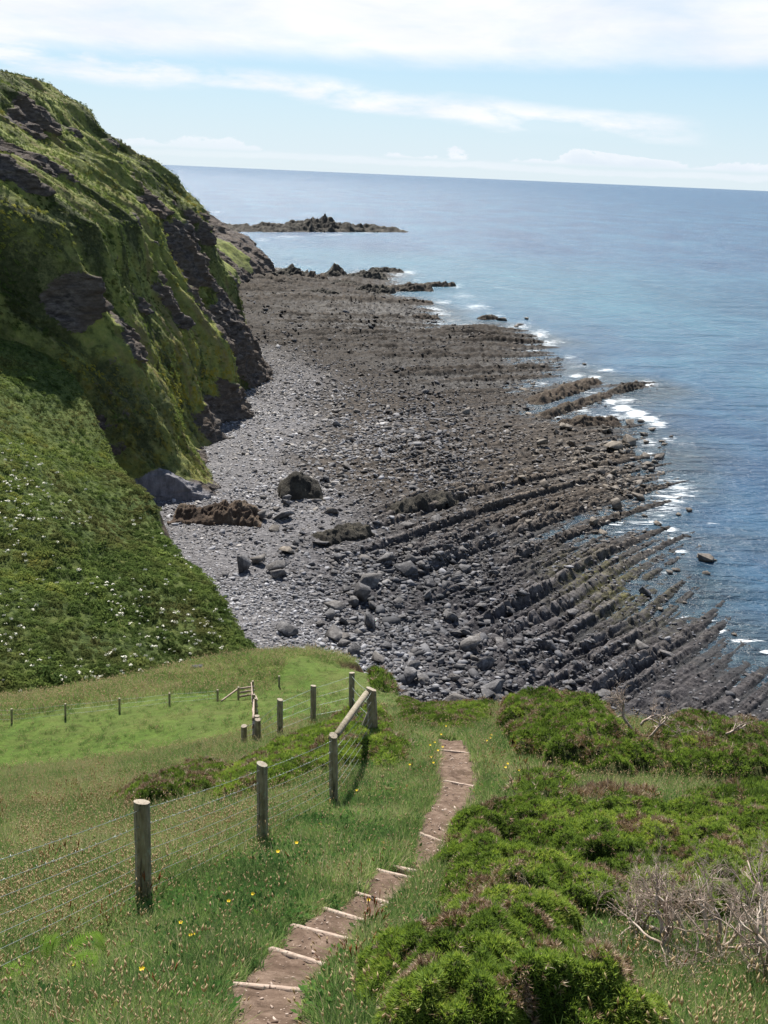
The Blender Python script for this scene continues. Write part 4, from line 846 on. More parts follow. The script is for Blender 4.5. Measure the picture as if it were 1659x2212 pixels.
tn = .40 + .45 * fbm(x * .8, y * .8, 0, 3, 401) + .04 * sm(lf, -.2, .5) + .08 * sm(x, 1, 3)
lay('short_grass', v_short, 6, x, y, r, r.uniform(.7, 1.3, len(x)) * (1 + .5 * sm(y, 12, 28)), tn)
x, y, r = hill_pts(54000, 4.3, 34, 1.35, seed=2); lf = left_of_fence(x, y); edgep = path_mask(x, y)
keep = r.random(len(x)) < np.clip(.95 * sm(lf, -.35, .3) + .30 * sm(fbm(x * .6, y * .6, 0, 3, 405), -.1, .5) + .5 * sm(x - .25 * y + 1.2, 0, 1.2) * sm(y, 9, 14) + .5 * (edgep > -.3) * (x > 0) + .5 * sm(y, 19, 24) + .3 * sm(x - 1.3, 0, .5) * sm(8.5 - y, 0, 1), 0.03, 1)
x, y = x[keep], y[keep]; lf = lf[keep]
tn = .38 + .45 * fbm(x * .7, y * .7, 0, 3, 407) + .06 * sm(lf, 0, .5) + .04 * sm(y, 16, 22)
lay('long_grass', v_long, 6, x, y, r, r.uniform(.6, 1.25, len(x)), tn)
x, y, r = hill_pts(33000, 4.5, 30, 1.2, seed=3); lf = left_of_fence(x, y)
keep = r.random(len(x)) < np.clip(sm(lf, -.3, .3) * (.05 + .40 * sm(fbm(x * .5, y * .5, 0, 3, 409), -.1, .5)) * (1 - .7 * sm(8 - y, 0, 2)) + .10 * sm(y, 14, 20) + .06, 0.0, 1)
lay('seed_stems', v_seed, 5, x[keep], y[keep], r, r.uniform(.6, 1.05, keep.sum()), np.full(keep.sum(), .7))
x, y, r = hill_pts(4000, 5, 30, 1.2, seed=4)
keep = r.random(len(x)) < np.clip(sm(fbm(x * .45, y * .45, 0, 3, 411), .05, .45) * (sm(y, 14, 20) + .25), 0, 1)
lay('sorrel', v_red, 4, x[keep], y[keep], r, r.uniform(.5, .9, keep.sum()), r.uniform(.2, .9, keep.sum()))
# field and crest tussocks
x, y, r = hill_pts(26000, 30, 100, .6, -.62, .15, seed=5); dcr = np.interp(x, crest[:, 0], crest[:, 1]); dd = poly_dist(x, y, EA)
rough_k = sm(y - dcr, -1, 1); keep = (dd > .3) & (r.random(len(x)) < np.clip(.22 + .6 * rough_k, 0, 1))
x, y, rough_k = x[keep], y[keep], rough_k[keep]
lay('field_tussocks', v_tus, 5, x, y, r, r.uniform(.5, 1.5, len(x)) * (.7 + .5 * rough_k), .34 + .3 * fbm(x * .25, y * .25, 0, 3, 413) + .1 * rough_k)
# low leafy weeds among the near grass
def leafy(seed, cnt, L, rad):
    r = np.random.default_rng(seed); V = []; Fc = []
    for i in range(cnt):
        a = r.uniform(0, 6.28); c = np.array([math.cos(a), math.sin(a), 0]) * rad * r.random(); d_ = np.array([math.cos(a + r.normal(0, .6)), math.sin(a + r.normal(0, .6)), r.uniform(.2, 1.1)]); d_ /= np.linalg.norm(d_)
        s_ = np.cross(d_, [0, 0, 1.]); s_ /= np.linalg.norm(s_); l = L * r.uniform(.6, 1.3); k0 = len(V); h = np.array([0, 0, r.uniform(0, .09)])
        V += [c + h, c + h + d_ * l * .5 + s_ * l * .24, c + h + d_ * l - np.array([0, 0, l * .2]), c + h + d_ * l * .5 - s_ * l * .24]; Fc.append([k0, k0 + 1, k0 + 2, k0 + 3])
    return np.array(V), Fc, {'head': np.zeros(len(V)), 'bl': np.repeat(r.normal(0, .1, cnt), 4)}
gm_weed = grass_mat('weed_leaf', [(0.1, (0.035, 0.085, 0.025)), (0.45, (0.085, 0.18, 0.045)), (0.7, (0.16, 0.28, 0.06)), (0.9, (0.33, 0.30, 0.09)), (1.0, (0.38, 0.20, 0.07))], (.3, .2, .1))
v_weed = variants('weeds', [leafy(860 + i, 34, .055, .13) for i in range(5)], gm_weed)
x, y, r = hill_pts(30000, 4.3, 26, 1.3, seed=6); pk = sm(fbm(x * 1.1, y * 1.1, 0, 3, 451), -.05, .35)
keep = r.random(len(x)) < np.clip(pk * .8 + .05 + .5 * sm(x - 1.4, 0, .4) * sm(8.5, 6.5, 1) * 0, 0, 1)
lay('leafy_weeds', v_weed, 5, x[keep], y[keep], r, r.uniform(.5, 1.25, keep.sum()), np.clip(.38 + .45 * fbm(x[keep] * .9, y[keep] * .9, 0, 3, 453) + .25 * sm(x[keep], 1.6, 2.6) * sm(-y[keep], -8, -6), 0, 1))
# white umbels and bracken clumps on the big slope, scrub on the cliffs
def clump(seed, cnt, size, rad, up=.5):
    r = np.random.default_rng(seed); d = r.normal(0, 1, (cnt, 3)); d /= np.linalg.norm(d, axis=1)[:, None]; d[:, 2] = np.abs(d[:, 2]) * 1.0
    P = d * rad * r.uniform(.55, 1, (cnt, 1)); P[:, 2] *= .6
    V = []; Fc = []
    for i in range(cnt):
        nn = d[i] + r.normal(0, .5, 3); nn /= np.linalg.norm(nn); a = np.cross(nn, r.normal(0, 1, 3)); a /= np.linalg.norm(a); b = np.cross(nn, a); s = size * r.uniform(.6, 1.3); k0 = len(V)
        V += [P[i] - a * s, P[i] - b * s * .45, P[i] + a * s, P[i] + b * s * .45]; Fc.append([k0, k0 + 1, k0 + 2, k0 + 3])
    return np.array(V), Fc, None
m_scrub, n, out = mat('scrub_leaf'); pos = pos_node(n); t = n.attr('tone', 'Fac', 'INSTANCER')
v = n.math('ADD', t, n.math('MULTIPLY', n.math('SUBTRACT', n.noise(pos, .8, 3, .6), .5), .45))
col = n.ramp(v, [(0.05, (0.04, 0.06, 0.018)), (0.35, (0.105, 0.155, 0.045)), (0.6, (0.20, 0.26, 0.07)), (0.8, (0.30, 0.32, 0.08)), (1.0, (0.46, 0.40, 0.06))])
col = n.mix(n.math('MULTIPLY', n.mapr(n.noise(n.scale(pos, (1, 1, 2)), .09, 5, .65), .48, .62), .6), col, n.mix(n.noise(pos, 1.5, 2, .5), (0.08, 0.075, 0.03), (0.24, 0.20, 0.09)))
d = n.node('ShaderNodeBsdfDiffuse', ins={0: col}); tr = n.node('ShaderNodeBsdfTranslucent', ins={0: col}); mx = n.node('ShaderNodeMixShader', ins={0: .45}); n.l.new(d.outputs[0], mx.inputs[1]); n.l.new(tr.outputs[0], mx.inputs[2]); n.l.new(mx.outputs[0], out.inputs[0])
v_scr = variants('scrub_clumps', [clump(800 + i, 70, .11, .50) for i in range(5)], m_scrub)
r = np.random.default_rng(21); cnt = 60000
y = r.uniform(84, 205, cnt) ; x = r.uniform(-.60, -.05, cnt) * y; ok = (poly_dist(x, y, EB) > -.45) & (r.random(cnt) < y / 205); x, y = x[ok], y[ok]; z = hillB(x, y)
ty = fbm(x * .10, y * .10, 0, 3, 421); lowp = sm(z, 22, 9)
s = np.exp(r.normal(-.25, .33, len(x))) * np.where(r.random(len(x)) < .02, 1.9, 1) * (.9 + .35 * lowp) * (.75 + .4 * sm(ty, -.4, .4))
scatter('bracken', v_scr, 5, np.c_[x, y, z - .05], np.c_[r.normal(0, .2, len(x)), r.normal(0, .2, len(x)), r.uniform(0, 6.28, len(x))], np.c_[s, s, s * r.uniform(.7, 1.2, len(x))],
        {'tone': np.clip(.55 - .16 * lowp + .34 * ty + .26 * fbm(x * .3, y * .45, 0, 3, 423) + r.normal(0, .05, len(x)), .03, .78)})
XX, YY, ZZ, rk = C_arr
r = np.random.default_rng(23); i = r.integers(0, XX.shape[0] - 1, 90000); j = r.integers(0, 519, 90000)
okk = (rk[i, j] + r.normal(0, .18, len(i)) < .35) & (r.random(len(i)) < (YY[i, j] / 400)) & (ZZ[i, j] > 1.5); i, j = i[okk], j[okk]
P = np.c_[XX[i, j], YY[i, j], ZZ[i, j]] + r.normal(0, .25, (len(i), 3)); s = r.uniform(.3, 1.0, len(i)) * (.8 + .5 * sm(fbm(P[:, 1] * .08, P[:, 2] * .12, 0, 3, 425), -.2, .4))
scatter('cliff_scrub', v_scr, 5, P, np.c_[r.normal(0, .3, len(i)), r.normal(.75, .25, len(i)), r.normal(0, .5, len(i))], np.c_[s, s, s * .8],
        {'tone': np.clip(.47 + .60 * fbm(P[:, 1] * .07, P[:, 2] * .08, 0, 3, 427) + .30 * np.exp(-(((P[:, 2] - 15) / 13) ** 2)) * (fbm(P[:, 1] * .2, P[:, 2] * .2, 0, 3, 429) > 0.0) + r.normal(0, .06, len(i)), .05, .98)})
m_wf, n, out = mat('umbel_white'); principled(n, out, (0.82, 0.79, 0.66), .9, .1)
v_um = variants('umbels', [clump(850 + i, 16, .12, .26) for i in range(3)], m_wf)
cnt = 15000; y = r.uniform(84, 200, cnt); x = r.uniform(-.6, -.05, cnt) * y; z = hillB(x, y)
pr = np.clip(.9 * sm(fbm(x * .12, y * .12, 0, 3, 431), -.15, .5) * (sm(z, 20, 9) * .8 + .12) + 1.6 * np.exp(-(((x + 47) / 4) ** 2 + ((y - 127) / 10) ** 2)) + .35 * np.exp(-((z - 8) / 2.5) ** 2), 0, 1)
ok = (poly_dist(x, y, EB) > 1) & (r.random(cnt) < pr * .34); x, y, z = x[ok], y[ok], z[ok]; s = r.uniform(.45, 1.15, len(x))
scatter('white_umbels', v_um, 3, np.c_[x, y, z + .55], np.c_[x * 0, x * 0, r.uniform(0, 6.28, len(x))], np.c_[s, s, s], {'tone': x * 0})

# ------------------------------------------------------------------ path with timber-edged steps
m_path, n, out = mat('trodden_earth'); pos = pos_node(n)
f1 = n.noise(pos, 5, 7, 0.7); vo = n.node('ShaderNodeTexVoronoi', ins={'Vector': pos, 'Scale': 26.0})
pc = n.ramp(f1, [(0.3, (0.070, 0.046, 0.032)), (0.5, (0.145, 0.100, 0.073)), (0.7, (0.235, 0.172, 0.13))])
pc = n.mix(n.math('MULTIPLY', n.mapr(vo.outputs['Distance'], 0.22, 0.12), n.mapr(n.noise(pos, 7, 3, .6), .5, .6)), pc, (0.40, 0.31, 0.25))
pc = n.mix(n.math('MULTIPLY', n.mapr(n.noise(pos, 2.2, 5, .7), .52, .68), .6), pc, (0.060, 0.042, 0.026))
principled(n, out, pc, 0.95, 0.1, n.math('ADD', f1, n.math('MULTIPLY', n.noise(pos, 30, 4, .7), .35)), 1.0, 0.045)
bi = [2, 3, 4, 5, 6, 7, 9, 12, 14, 15]
V = []; rows = 0; NU = 24
for k in range(len(PE) - 1):
    for t in np.linspace(0, 1, 14, endpoint=(k == len(PE) - 2)):
        l = PL[k] + (PL[k + 1] - PL[k]) * t; r_ = PR[k] + (PR[k + 1] - PR[k]) * t
        kk = k + t; prev = max([b for b in bi if b <= kk + 1e-6], default=0); nxt = min([b for b in bi if b > kk + 1e-6], default=len(PE) - 1)
        s0, s1 = PC[prev, 1], PC[nxt, 1]; cy_ = ((l + r_) / 2)[1]; tt_ = np.clip((cy_ - s0) / max(min(s1 - s0, 1.3), .2), 0, 1)
        off = -.15 * (1 - tt_) if prev in bi else 0
        u = np.linspace(-.16, 1.16, NU); P = l[None] + (r_ - l)[None] * u[:, None]
        jag = fbm(P[:, 0] * 3, P[:, 1] * 3, 0, 3, 501)
        z = hillA_base(P[:, 0], P[:, 1]); zc = z[NU // 2] * .5 + z * .5
        ed = sm(np.abs(u - .5), .40, .62)
        P[:, 2] = zc * (1 - ed) + z * ed + off * (1 - .6 * ed) - .025 + .03 + fbm(P[:, 0] * 7, P[:, 1] * 7, 0, 3, 503) * .03 - .02 * np.exp(-((u - .5) / .2) ** 2)
        V.append(P); rows += 1
V = np.array(V); pth = mesh_np('path', V.reshape(-1, 3), grid_faces(rows, NU), m_path, smooth=True); tag(pth, kind='structure')
def wood_mat(name, stops, sc=(30, 30, 3)):
    m, n, out = mat(name); oc = n.node('ShaderNodeTexCoord').outputs['Object']; f = n.noise(n.scale(oc, sc), 1.0, 6, .65); g = n.noise(oc, 6, 4, .6)
    c = n.ramp(n.math('ADD', n.math('MULTIPLY', f, .6), n.math('MULTIPLY', g, .4)), stops); c = n.mix(n.attr('cut'), c, (0.40, 0.34, 0.28)); c = n.mix(n.math('MULTIPLY', n.attr('foot'), .6), c, (0.10, 0.075, 0.035))
    li = n.mapr(n.noise(n.scale(oc, (1, 1, .6)), 14.0, 5, .7), .56, .62); c = n.mix(n.math('MULTIPLY', li, .55), c, (0.40, 0.41, 0.32)); c = n.mix(n.math('MULTIPLY', n.mapr(n.noise(n.scale(oc, (40, 40, 1.5)), 1.0, 3, .6), .58, .64), .7), c, (0.035, 0.03, 0.022))
    principled(n, out, c, .85, .2, f, .8, .015); return m
m_post = wood_mat('weathered_post', [(.3, (0.13, 0.105, 0.07)), (.5, (0.29, 0.245, 0.175)), (.68, (0.46, 0.40, 0.31))])
m_board = wood_mat('pale_board', [(.3, (0.20, 0.145, 0.11)), (.5, (0.38, 0.29, 0.23)), (.7, (0.55, 0.44, 0.36))], (3, 30, 30))
def beam(a, b, w, h, name, m, parent=None, org=None, seed=0, nseg=8, link=True):
    """a plank from a to b, w thick across, h deep; slightly worn"""
    a = np.array(a, float); b = np.array(b, float); r = np.random.default_rng(seed); e = b - a; L = np.linalg.norm(e); e /= L
    s = np.cross(e, [0, 0, 1.]); s /= np.linalg.norm(s); up_ = np.cross(s, e); V = []; Fc = []
    for i in range(nseg + 1):
        c = a + e * L * i / nseg; j = r.normal(0, .0035 + .006 * w / .05, 4)
        for q, (p1, p2) in enumerate([(-1, -1), (1, -1), (1, 1), (-1, 1)]): V.append(c + s * (p1 * w / 2 + j[q]) + up_ * (p2 * h / 2 + j[q]))
    for i in range(nseg):
        for q in range(4): q2 = (q + 1) % 4; Fc.append([i * 4 + q, i * 4 + q2, i * 4 + 4 + q2, i * 4 + 4 + q])
    Fc += [[3, 2, 1, 0], [nseg * 4 + q for q in range(4)]]
    V = np.array(V); o_ = a if org is None else np.asarray(org)
    o = mesh_np(name, V - o_, Fc, m, parent=parent)
    if parent is None: o.location = o_
    return o
order = ['lowest in the photo, just right of the bottom flowers', 'second from the bottom of the photo', 'third from the bottom of the photo', 'fourth from the bottom of the photo', 'fifth from the bottom of the photo, beside yellow flowers',
         'lower one of the doubled pair of boards', 'half hidden by the bright gorse at the path bend', 'crossing the stony upper stretch of path', 'second from the far end of the path', 'at the far end where the path drops from sight']
for i, ((l, r_, _), k) in enumerate(zip(STEPS, bi)):
    a = hit(*l); b = hit(*r_); 
    if k not in (9,): b = b + (b - a) * .03
    a[2] = hillA_base(a[0], a[1]); b[2] = hillA_base(b[0], b[1])
    rr_ = max(k * 14 - 1, 0); sh_ = (V[rr_, NU // 2] - V[min(k * 14, rows - 1), NU // 2])[:2] * .9; a[:2] += sh_; b[:2] += sh_; a[2] = V[rr_, 4, 2] * .7 + a[2] * .3 + .014 - .07; b[2] = V[rr_, NU - 5, 2] * .7 + b[2] * .3 + .014 - .07
    tag(beam(a, b, .036, .14, 'step_board', m_board, seed=i), 'pale timber step edge, ' + order[i], 'step', 'timber edged steps of the path')
a = hit(822, 1867); b = hit(908, 1885); a[2] -= .03; b[2] -= .03
tag(beam(a, b, .036, .10, 'step_board', m_board, seed=20), 'pale timber step edge, upper one of the doubled pair of boards', 'step', 'timber edged steps of the path')
# stones on the path
m_pst, n, out = mat('path_stone'); principled(n, out, n.ramp(n.attr('tone', 'Fac', 'INSTANCER'), [(0, (0.12, 0.08, 0.06)), (.5, (0.33, 0.25, 0.20)), (1, (0.58, 0.49, 0.42))]), .85, .2)
v_ps = variants('path_stones', [rock_mesh(900 + i, .5, 11) for i in range(5)], m_pst)
r = np.random.default_rng(31); Vf = V; i = r.integers(0, rows - 1, 800); j = r.integers(4, NU - 4, 800); P = Vf[i, j] + r.normal(0, .02, (800, 3)) * np.array([1, 1, 0]); s = np.exp(np.clip(r.normal(-4.9, .5, 800), -6, -3.9)) * (1 + .5 * sm(P[:, 1], 9, 15))
scatter('path_gravel', v_ps, 5, P, r.uniform(0, 6, (800, 3)) * np.array([.1, .1, 1]), np.c_[s * 1.5, s, s], {'tone': r.uniform(0, .8, 800)})

# ------------------------------------------------------------------ fences
def tube(pts, rad, ns=6):
    pts = np.array(pts, float); rad = np.broadcast_to(np.asarray(rad, float), (len(pts),)); V = []; Fc = []
    T = np.gradient(pts, axis=0); T /= np.linalg.norm(T, axis=1)[:, None] + 1e-9; ref = np.array([0, 0, 1.]) if abs(T[0, 2]) < .9 else np.array([1., 0, 0])
    for i, (p, t) in enumerate(zip(pts, T)):
        s = np.cross(t, ref); s /= np.linalg.norm(s) + 1e-9; q = np.cross(s, t)
        for k in range(ns): a = 2 * math.pi * k / ns; V.append(p + (s * math.cos(a) + q * math.sin(a)) * rad[i])
    for i in range(len(pts) - 1):
        for k in range(ns): k2 = (k + 1) % ns; Fc.append([i * ns + k, i * ns + k2, (i + 1) * ns + k2, (i + 1) * ns + k])
    Fc.append(list(range(ns))[::-1]); Fc.append([(len(pts) - 1) * ns + k for k in range(ns)]); return V, Fc
def merge(parts):
    V = []; Fc = []; 
    for v, f in parts:
        o = len(V); V += list(v); Fc += [[q + o for q in x] for x in f]
    return np.array(V), Fc
def post_mesh(name, base, top, rad, m, parent, org, seed=0, square=False, slant=.03, rough_=.012):
    base = np.array(base, float); top = np.array(top, float); r = np.random.default_rng(seed); ns = 16 if not square else 8; nr = 14; V = []; Fc = []; cut = []; ft = []
    ax = top - base
    for i in range(nr + 1):
        t = i / nr; c = base + ax * t
        for k in range(ns):
            a = 2 * math.pi * (k + .5) / ns; rr = rad * (1.06 - .08 * t)
            if square: rr *= 1 / max(abs(math.cos(a)), abs(math.sin(a))) * .82
            rr *= 1 + rough_ * 4 * vn(np.array(math.cos(a) * 1.3 + seed), np.array(math.sin(a) * 1.3), np.array(t * 5.0)) + rough_ * r.normal()
            p = c + np.array([math.cos(a) * rr, math.sin(a) * rr, 0])
            if i == nr: p[2] += slant * math.cos(a + seed) 
            V.append(p); cut.append(0); ft.append(max(0, 1 - t * 3.2))
    for i in range(nr):
        for k in range(ns): k2 = (k + 1) % ns; Fc.append([i * ns + k, i * ns + k2, (i + 1) * ns + k2, (i + 1) * ns + k])
    k0 = len(V); V += [V[nr * ns + k] * 1.0 for k in range(ns)]; cut += [1] * ns; ft += [0] * ns; Fc.append([k0 + k for k in range(ns)])
    return mesh_np(name, np.array(V) - org, Fc, m, {'cut': np.array(cut, float) * .45, 'foot': np.array(ft)}, parent=parent)
m_wire, n, out = mat('galvanised_wire'); principled(n, out, (0.34, 0.38, 0.37), .5, .5).inputs['Metallic'].default_value = .6
def root_(name, loc, label, cat, group=None):
    o = bpy.data.objects.new(name, None); COL.objects.link(o); o.location = loc; return tag(o, label, cat, group)
def gz_(x, y): return float(hillA_base(np.array([x]), np.array([y]))[0])
def wires(tops, bases, fr, parent, org, rad=.0022, barbed=2, sag=.02, seed=0):
    for wi, f in enumerate(fr):
        parts = []
        for a0, a1, b0, b1 in zip(bases[:-1], tops[:-1], bases[1:], tops[1:]):
            p = a0 + (a1 - a0) * f; q = b0 + (b1 - b0) * f; L = np.linalg.norm(q - p); nn = max(6, int(L / .25)); t = np.linspace(0, 1, nn)
            pts = p + (q - p) * t[:, None]; pts[:, 2] -= sag * 4 * t * (1 - t) * L / 3; parts.append(tube(pts, rad, 5))
            if wi < barbed:
                r = np.random.default_rng(seed + wi)
                for u in np.arange(.06, L, .13):
                    c = p + (q - p) * u / L; c[2] -= sag * 4 * (u / L) * (1 - u / L) * L / 3
                    for _ in range(2): d = r.normal(0, 1, 3); d /= np.linalg.norm(d); parts.append(tube([c - d * .018, c + d * .018], [.0022, .0012], 3))
        V_, F_ = merge(parts); mesh_np('wire', V_ - org, F_, m_wire, parent=parent)
def up_post(dx, dy, dtop, xt=None):
    """post standing at a point of the ground, reaching up to a given height in the photograph"""
    g = gp(dx, dy); t = at(xt if xt is not None else dx, dtop, g[1]); return g, t
P1b, P1t = up_post(310, 1957, 1732, 307); P2b, P2t = up_post(568, 1822, 1650, 566); P3b, P3t = up_post(722, 1740, 1588, 720); P4b, P4t = up_post(808, 1604, 1488, 802)
P0b = np.array([-3.05, 6.1, 0]); P0b[2] = gz_(*P0b[:2]); P0t = P0b + (P1t - P1b)
f1r = root_('wire_fence', P1b, 'wire fence of round grey posts with a braced corner post left of the steps', 'fence')
for i, (b, t, rd) in enumerate([(P0b, P0t, .082), (P1b, P1t, .080), (P2b, P2t, .072), (P3b, P3t, .070)]):
    post_mesh('post', b - np.array([0, 0, .3]), t, rd, m_post, f1r, P1b, seed=i + 1, slant=.022)
post_mesh('corner_post', P4b - np.array([0, 0, .3]), P4t, .125, m_post, f1r, P1b, seed=9, square=True, slant=.04, rough_=.03)
V_, F_ = tube([P4t + np.array([-.10, -.02, -.10]), (P4t + P3t) / 2 + np.array([-.02, 0, -.03]), P3t + np.array([.05, .05, -.02])], [.065, .06, .055], 12); mesh_np('brace_rail', V_ - P1b, F_, m_post, parent=f1r)
g = gp(772, 1600); V_, F_ = tube([g + np.array([0, 0, -.1]), P4b * .45 + P4t * .55 + np.array([-.08, 0, 0])], [.06, .05], 10); mesh_np('strut', V_ - P1b, F_, m_post, parent=f1r)
FR = [.93, .78, .66, .53, .40, .28, .15]
wires([P0t, P1t, P2t, P3t, P4t], [P0b, P1b, P2b, P3b, P4b], FR, f1r, P1b, barbed=2)
# second run, down into the field
run = [up_post(760, 1550, 1453), up_post(677, 1563, 1481), up_post(605, 1591, 1511), up_post(557, 1606, 1554), up_post(527, 1612, 1568)]
f2r = root_('wire_fence', run[0][0], 'short wire fence running down from the braced corner post into the field', 'fence')
for i, (b, t) in enumerate(run): post_mesh('post', b - np.array([0, 0, .4]), t, .082, m_post, f2r, run[0][0], seed=20 + i, slant=.015)
wires([P4t] + [t for b, t in run], [P4b] + [b for b, t in run], [.92, .68, .46, .22], f2r, run[0][0], rad=.005, barbed=0)
# thin fence across the field
fld = [up_post(25, 1564, 1531), up_post(141, 1552, 1520), up_post(258, 1539, 1508), up_post(366, 1525, 1497), up_post(470, 1515, 1490)]
f3r = root_('post_and_wire_fence', fld[0][0], 'thin post and wire fence crossing the green field below the grassy crest', 'fence')
ext = fld[0][0] + (fld[0][0] - fld[1][0]); ext[2] = gz_(*ext[:2]); exb = (ext, ext + (fld[0][1] - fld[0][0]))
for i, (b, t) in enumerate([exb] + fld): post_mesh('post', b - np.array([0, 0, .3]), t, .065, m_post, f3r, fld[0][0], seed=30 + i, slant=.0)
wires([t for b, t in [exb] + fld], [b for b, t in [exb] + fld], [.9, .6, .3], f3r, fld[0][0], rad=.006, barbed=0)
# wooden rail fence with a braced end
RA, RAt = up_post(515, 1513, 1484); RB, RBt = up_post(546, 1506, 1471)
f4r = root_('rail_fence', RB, 'pale wooden rail fence with braced end standing between the field and the wire fence', 'fence')
pp = [(RA, RAt), (RB, RBt)] + [up_post(549, 1528, 1500), up_post(552, 1552, 1508), up_post(555, 1604, 1546)]
for i, (b, t) in enumerate(pp): post_mesh('post', b - np.array([0, 0, .3]), t, .085, m_post, f4r, RB, seed=40 + i, slant=.0, square=True)
for k_, ((b0, t0), (b1, t1)) in enumerate(zip(pp[:-1], pp[1:])):
    for f in ((.88, .58, .28)):
        jx = np.array([.10 * (-1) ** k_, 0, 0]); beam(b0 + (t0 - b0) * f + jx, b1 + (t1 - b1) * (f * (.75 if k_ == 0 else 1)) + jx, .06, .12, 'rail', m_board, f4r, RB, seed=k_)
g = gp(478, 1516); beam(g + np.array([0, 0, .05]), RAt - np.array([.05, 0, .15]), .08, .09, 'brace', m_board, f4r, RB)
b, t = up_post(603, 1483, 1460); lone = post_mesh('fence_post', b * 0 + np.array([0, 0, -.3]), t - b, .075, m_post, None, np.zeros(3), seed=50, slant=0); lone.location = b
tag(lone, 'lone thin post standing in the rough grass beyond the rail fence', 'post')

# ------------------------------------------------------------------ bleached dead shrubs
m_dry, n, out = mat('bleached_wood'); pos = pos_node(n); principled(n, out, n.ramp(n.noise(pos, 8, 4, .6), [(.35, (0.24, 0.17, 0.13)), (.55, (0.47, 0.38, 0.31)), (.7, (0.62, 0.54, 0.46))]), .85, .2)
def dead_shrub(name, label, starts, seed, L0=.5, R0=.018, depth=4, spread=.65, cat='dead shrub', group=None, upw=.15):
    r = np.random.default_rng(seed); thick = []; thin = []
    def grow(p, d, L, R, lv):
        n_ = 6; pts = [p]; rr = [R]; dd = d.copy()
        for i in range(n_):
            dd = dd + r.normal(0, .20, 3) + np.array([0, 0, upw * .25]); dd /= np.linalg.norm(dd); pts.append(pts[-1] + dd * L / n_); rr.append(R * (1 - .55 * (i + 1) / n_))
        (thick if lv < 2 else thin).append(tube(pts, rr, 6 if lv < 2 else 4))
        if lv >= depth: return
        for c in range(r.integers(3, 6) if lv > 0 else 5):
            k = r.integers(2, n_ + 1); nd = dd + r.normal(0, spread, 3); nd[2] += upw; nd /= np.linalg.norm(nd); grow(pts[k], nd, L * r.uniform(.45, .75), rr[k] * .68, lv + 1)
    for (p, d, s) in starts: grow(np.array(p, float), np.array(d, float) / np.linalg.norm(d), L0 * s, R0 * s, 0)
    org = np.array(starts[0][0], float); rt = root_(name, org, label, cat, group)
    for nm, prt in (('branches', thick), ('twigs', thin)):
        if prt: V_, F_ = merge(prt); mesh_np(nm, V_ - org, F_, m_dry, parent=rt)
    return rt
def above(dx, dy, h=0.0): p = hit(dx, dy); p[2] += h; return p
dead_shrub('dead_shrub', 'tangle of bleached curling branches right of the rounded gorse bush', [(above(1500, 2120, .0), (-1, .1, .25), 1.2), (above(1490, 2110, .02), (-.8, .5, .5), 1.2), (above(1530, 2100, .0), (-1, -.3, .15), 1.1), (above(1450, 2090, .05), (-.6, .8, .6), 1.0), (above(1400, 2110, .05), (-1, .2, .1), .8), (above(1440, 2050, .1), (-.9, .3, .7), 1.2), (above(1400, 2040, .15), (-.5, .4, .8), 1.), (above(1480, 2060, .1), (-.3, .2, 1), 1.1)], 3, .46, .026, 4, .6)
dead_shrub('dead_shrub', 'upright bleached shrub with forked twigs between the tangle and the photo edge', [(above(1560, 2100), (-.1, .3, 1), 1.1), (above(1540, 2080), (-.5, .4, .9), 1.1), (above(1545, 2090), (.25, .5, .9), 1.0)], 5, .50, .022, 4, .5)
dead_shrub('dead_shrub', 'dense grey dead shrub cut by the right edge of the photo', [(above(1690, 2120), (-.3, .1, 1), 1.2), (above(1680, 2090), (-.1, .5, 1), 1.2), (above(1710, 2180), (-.5, -.1, .9), 1.1), (above(1700, 2060), (-.4, .3, .7), 1.1), (above(1660, 2160), (-.1, .1, 1), .9)], 8, .54, .024, 4, .5)
dead_shrub('dead_shrub', 'bleached bare branches sprawling behind the gorse hump on the crest', [(above(1350, 1600, .5), (-.9, .1, .5), 1.2), (above(1380, 1600, .4), (.5, .1, .7), 1.2), (above(1360, 1610, .4), (-.2, -.4, .6), 1.2), (above(1400, 1620, .3), (.9, -.3, .3), 1.)], 13, .6, .03, 3, .7, upw=.02)
dead_shrub('dead_shrub', 'brown bare stems poking from the gorse at the right end of the crest', [(above(1530, 1650, .5), (-.6, -.3, .5), 1.1), (above(1560, 1640, .6), (.6, -.3, .5), 1.1), (above(1470, 1640, .4), (-.6, -.3, .4), .7)], 17, .5, .024, 3, .7)
dead_shrub('dead_shrub', 'few thin dry twigs sticking up from the front of the bright gorse mass', [(above(1150, 2010, .15), (-.2, .2, 1), .8), (above(1280, 2030, .25), (.1, .2, 1), .8)], 19, .35, .010, 3, .5)

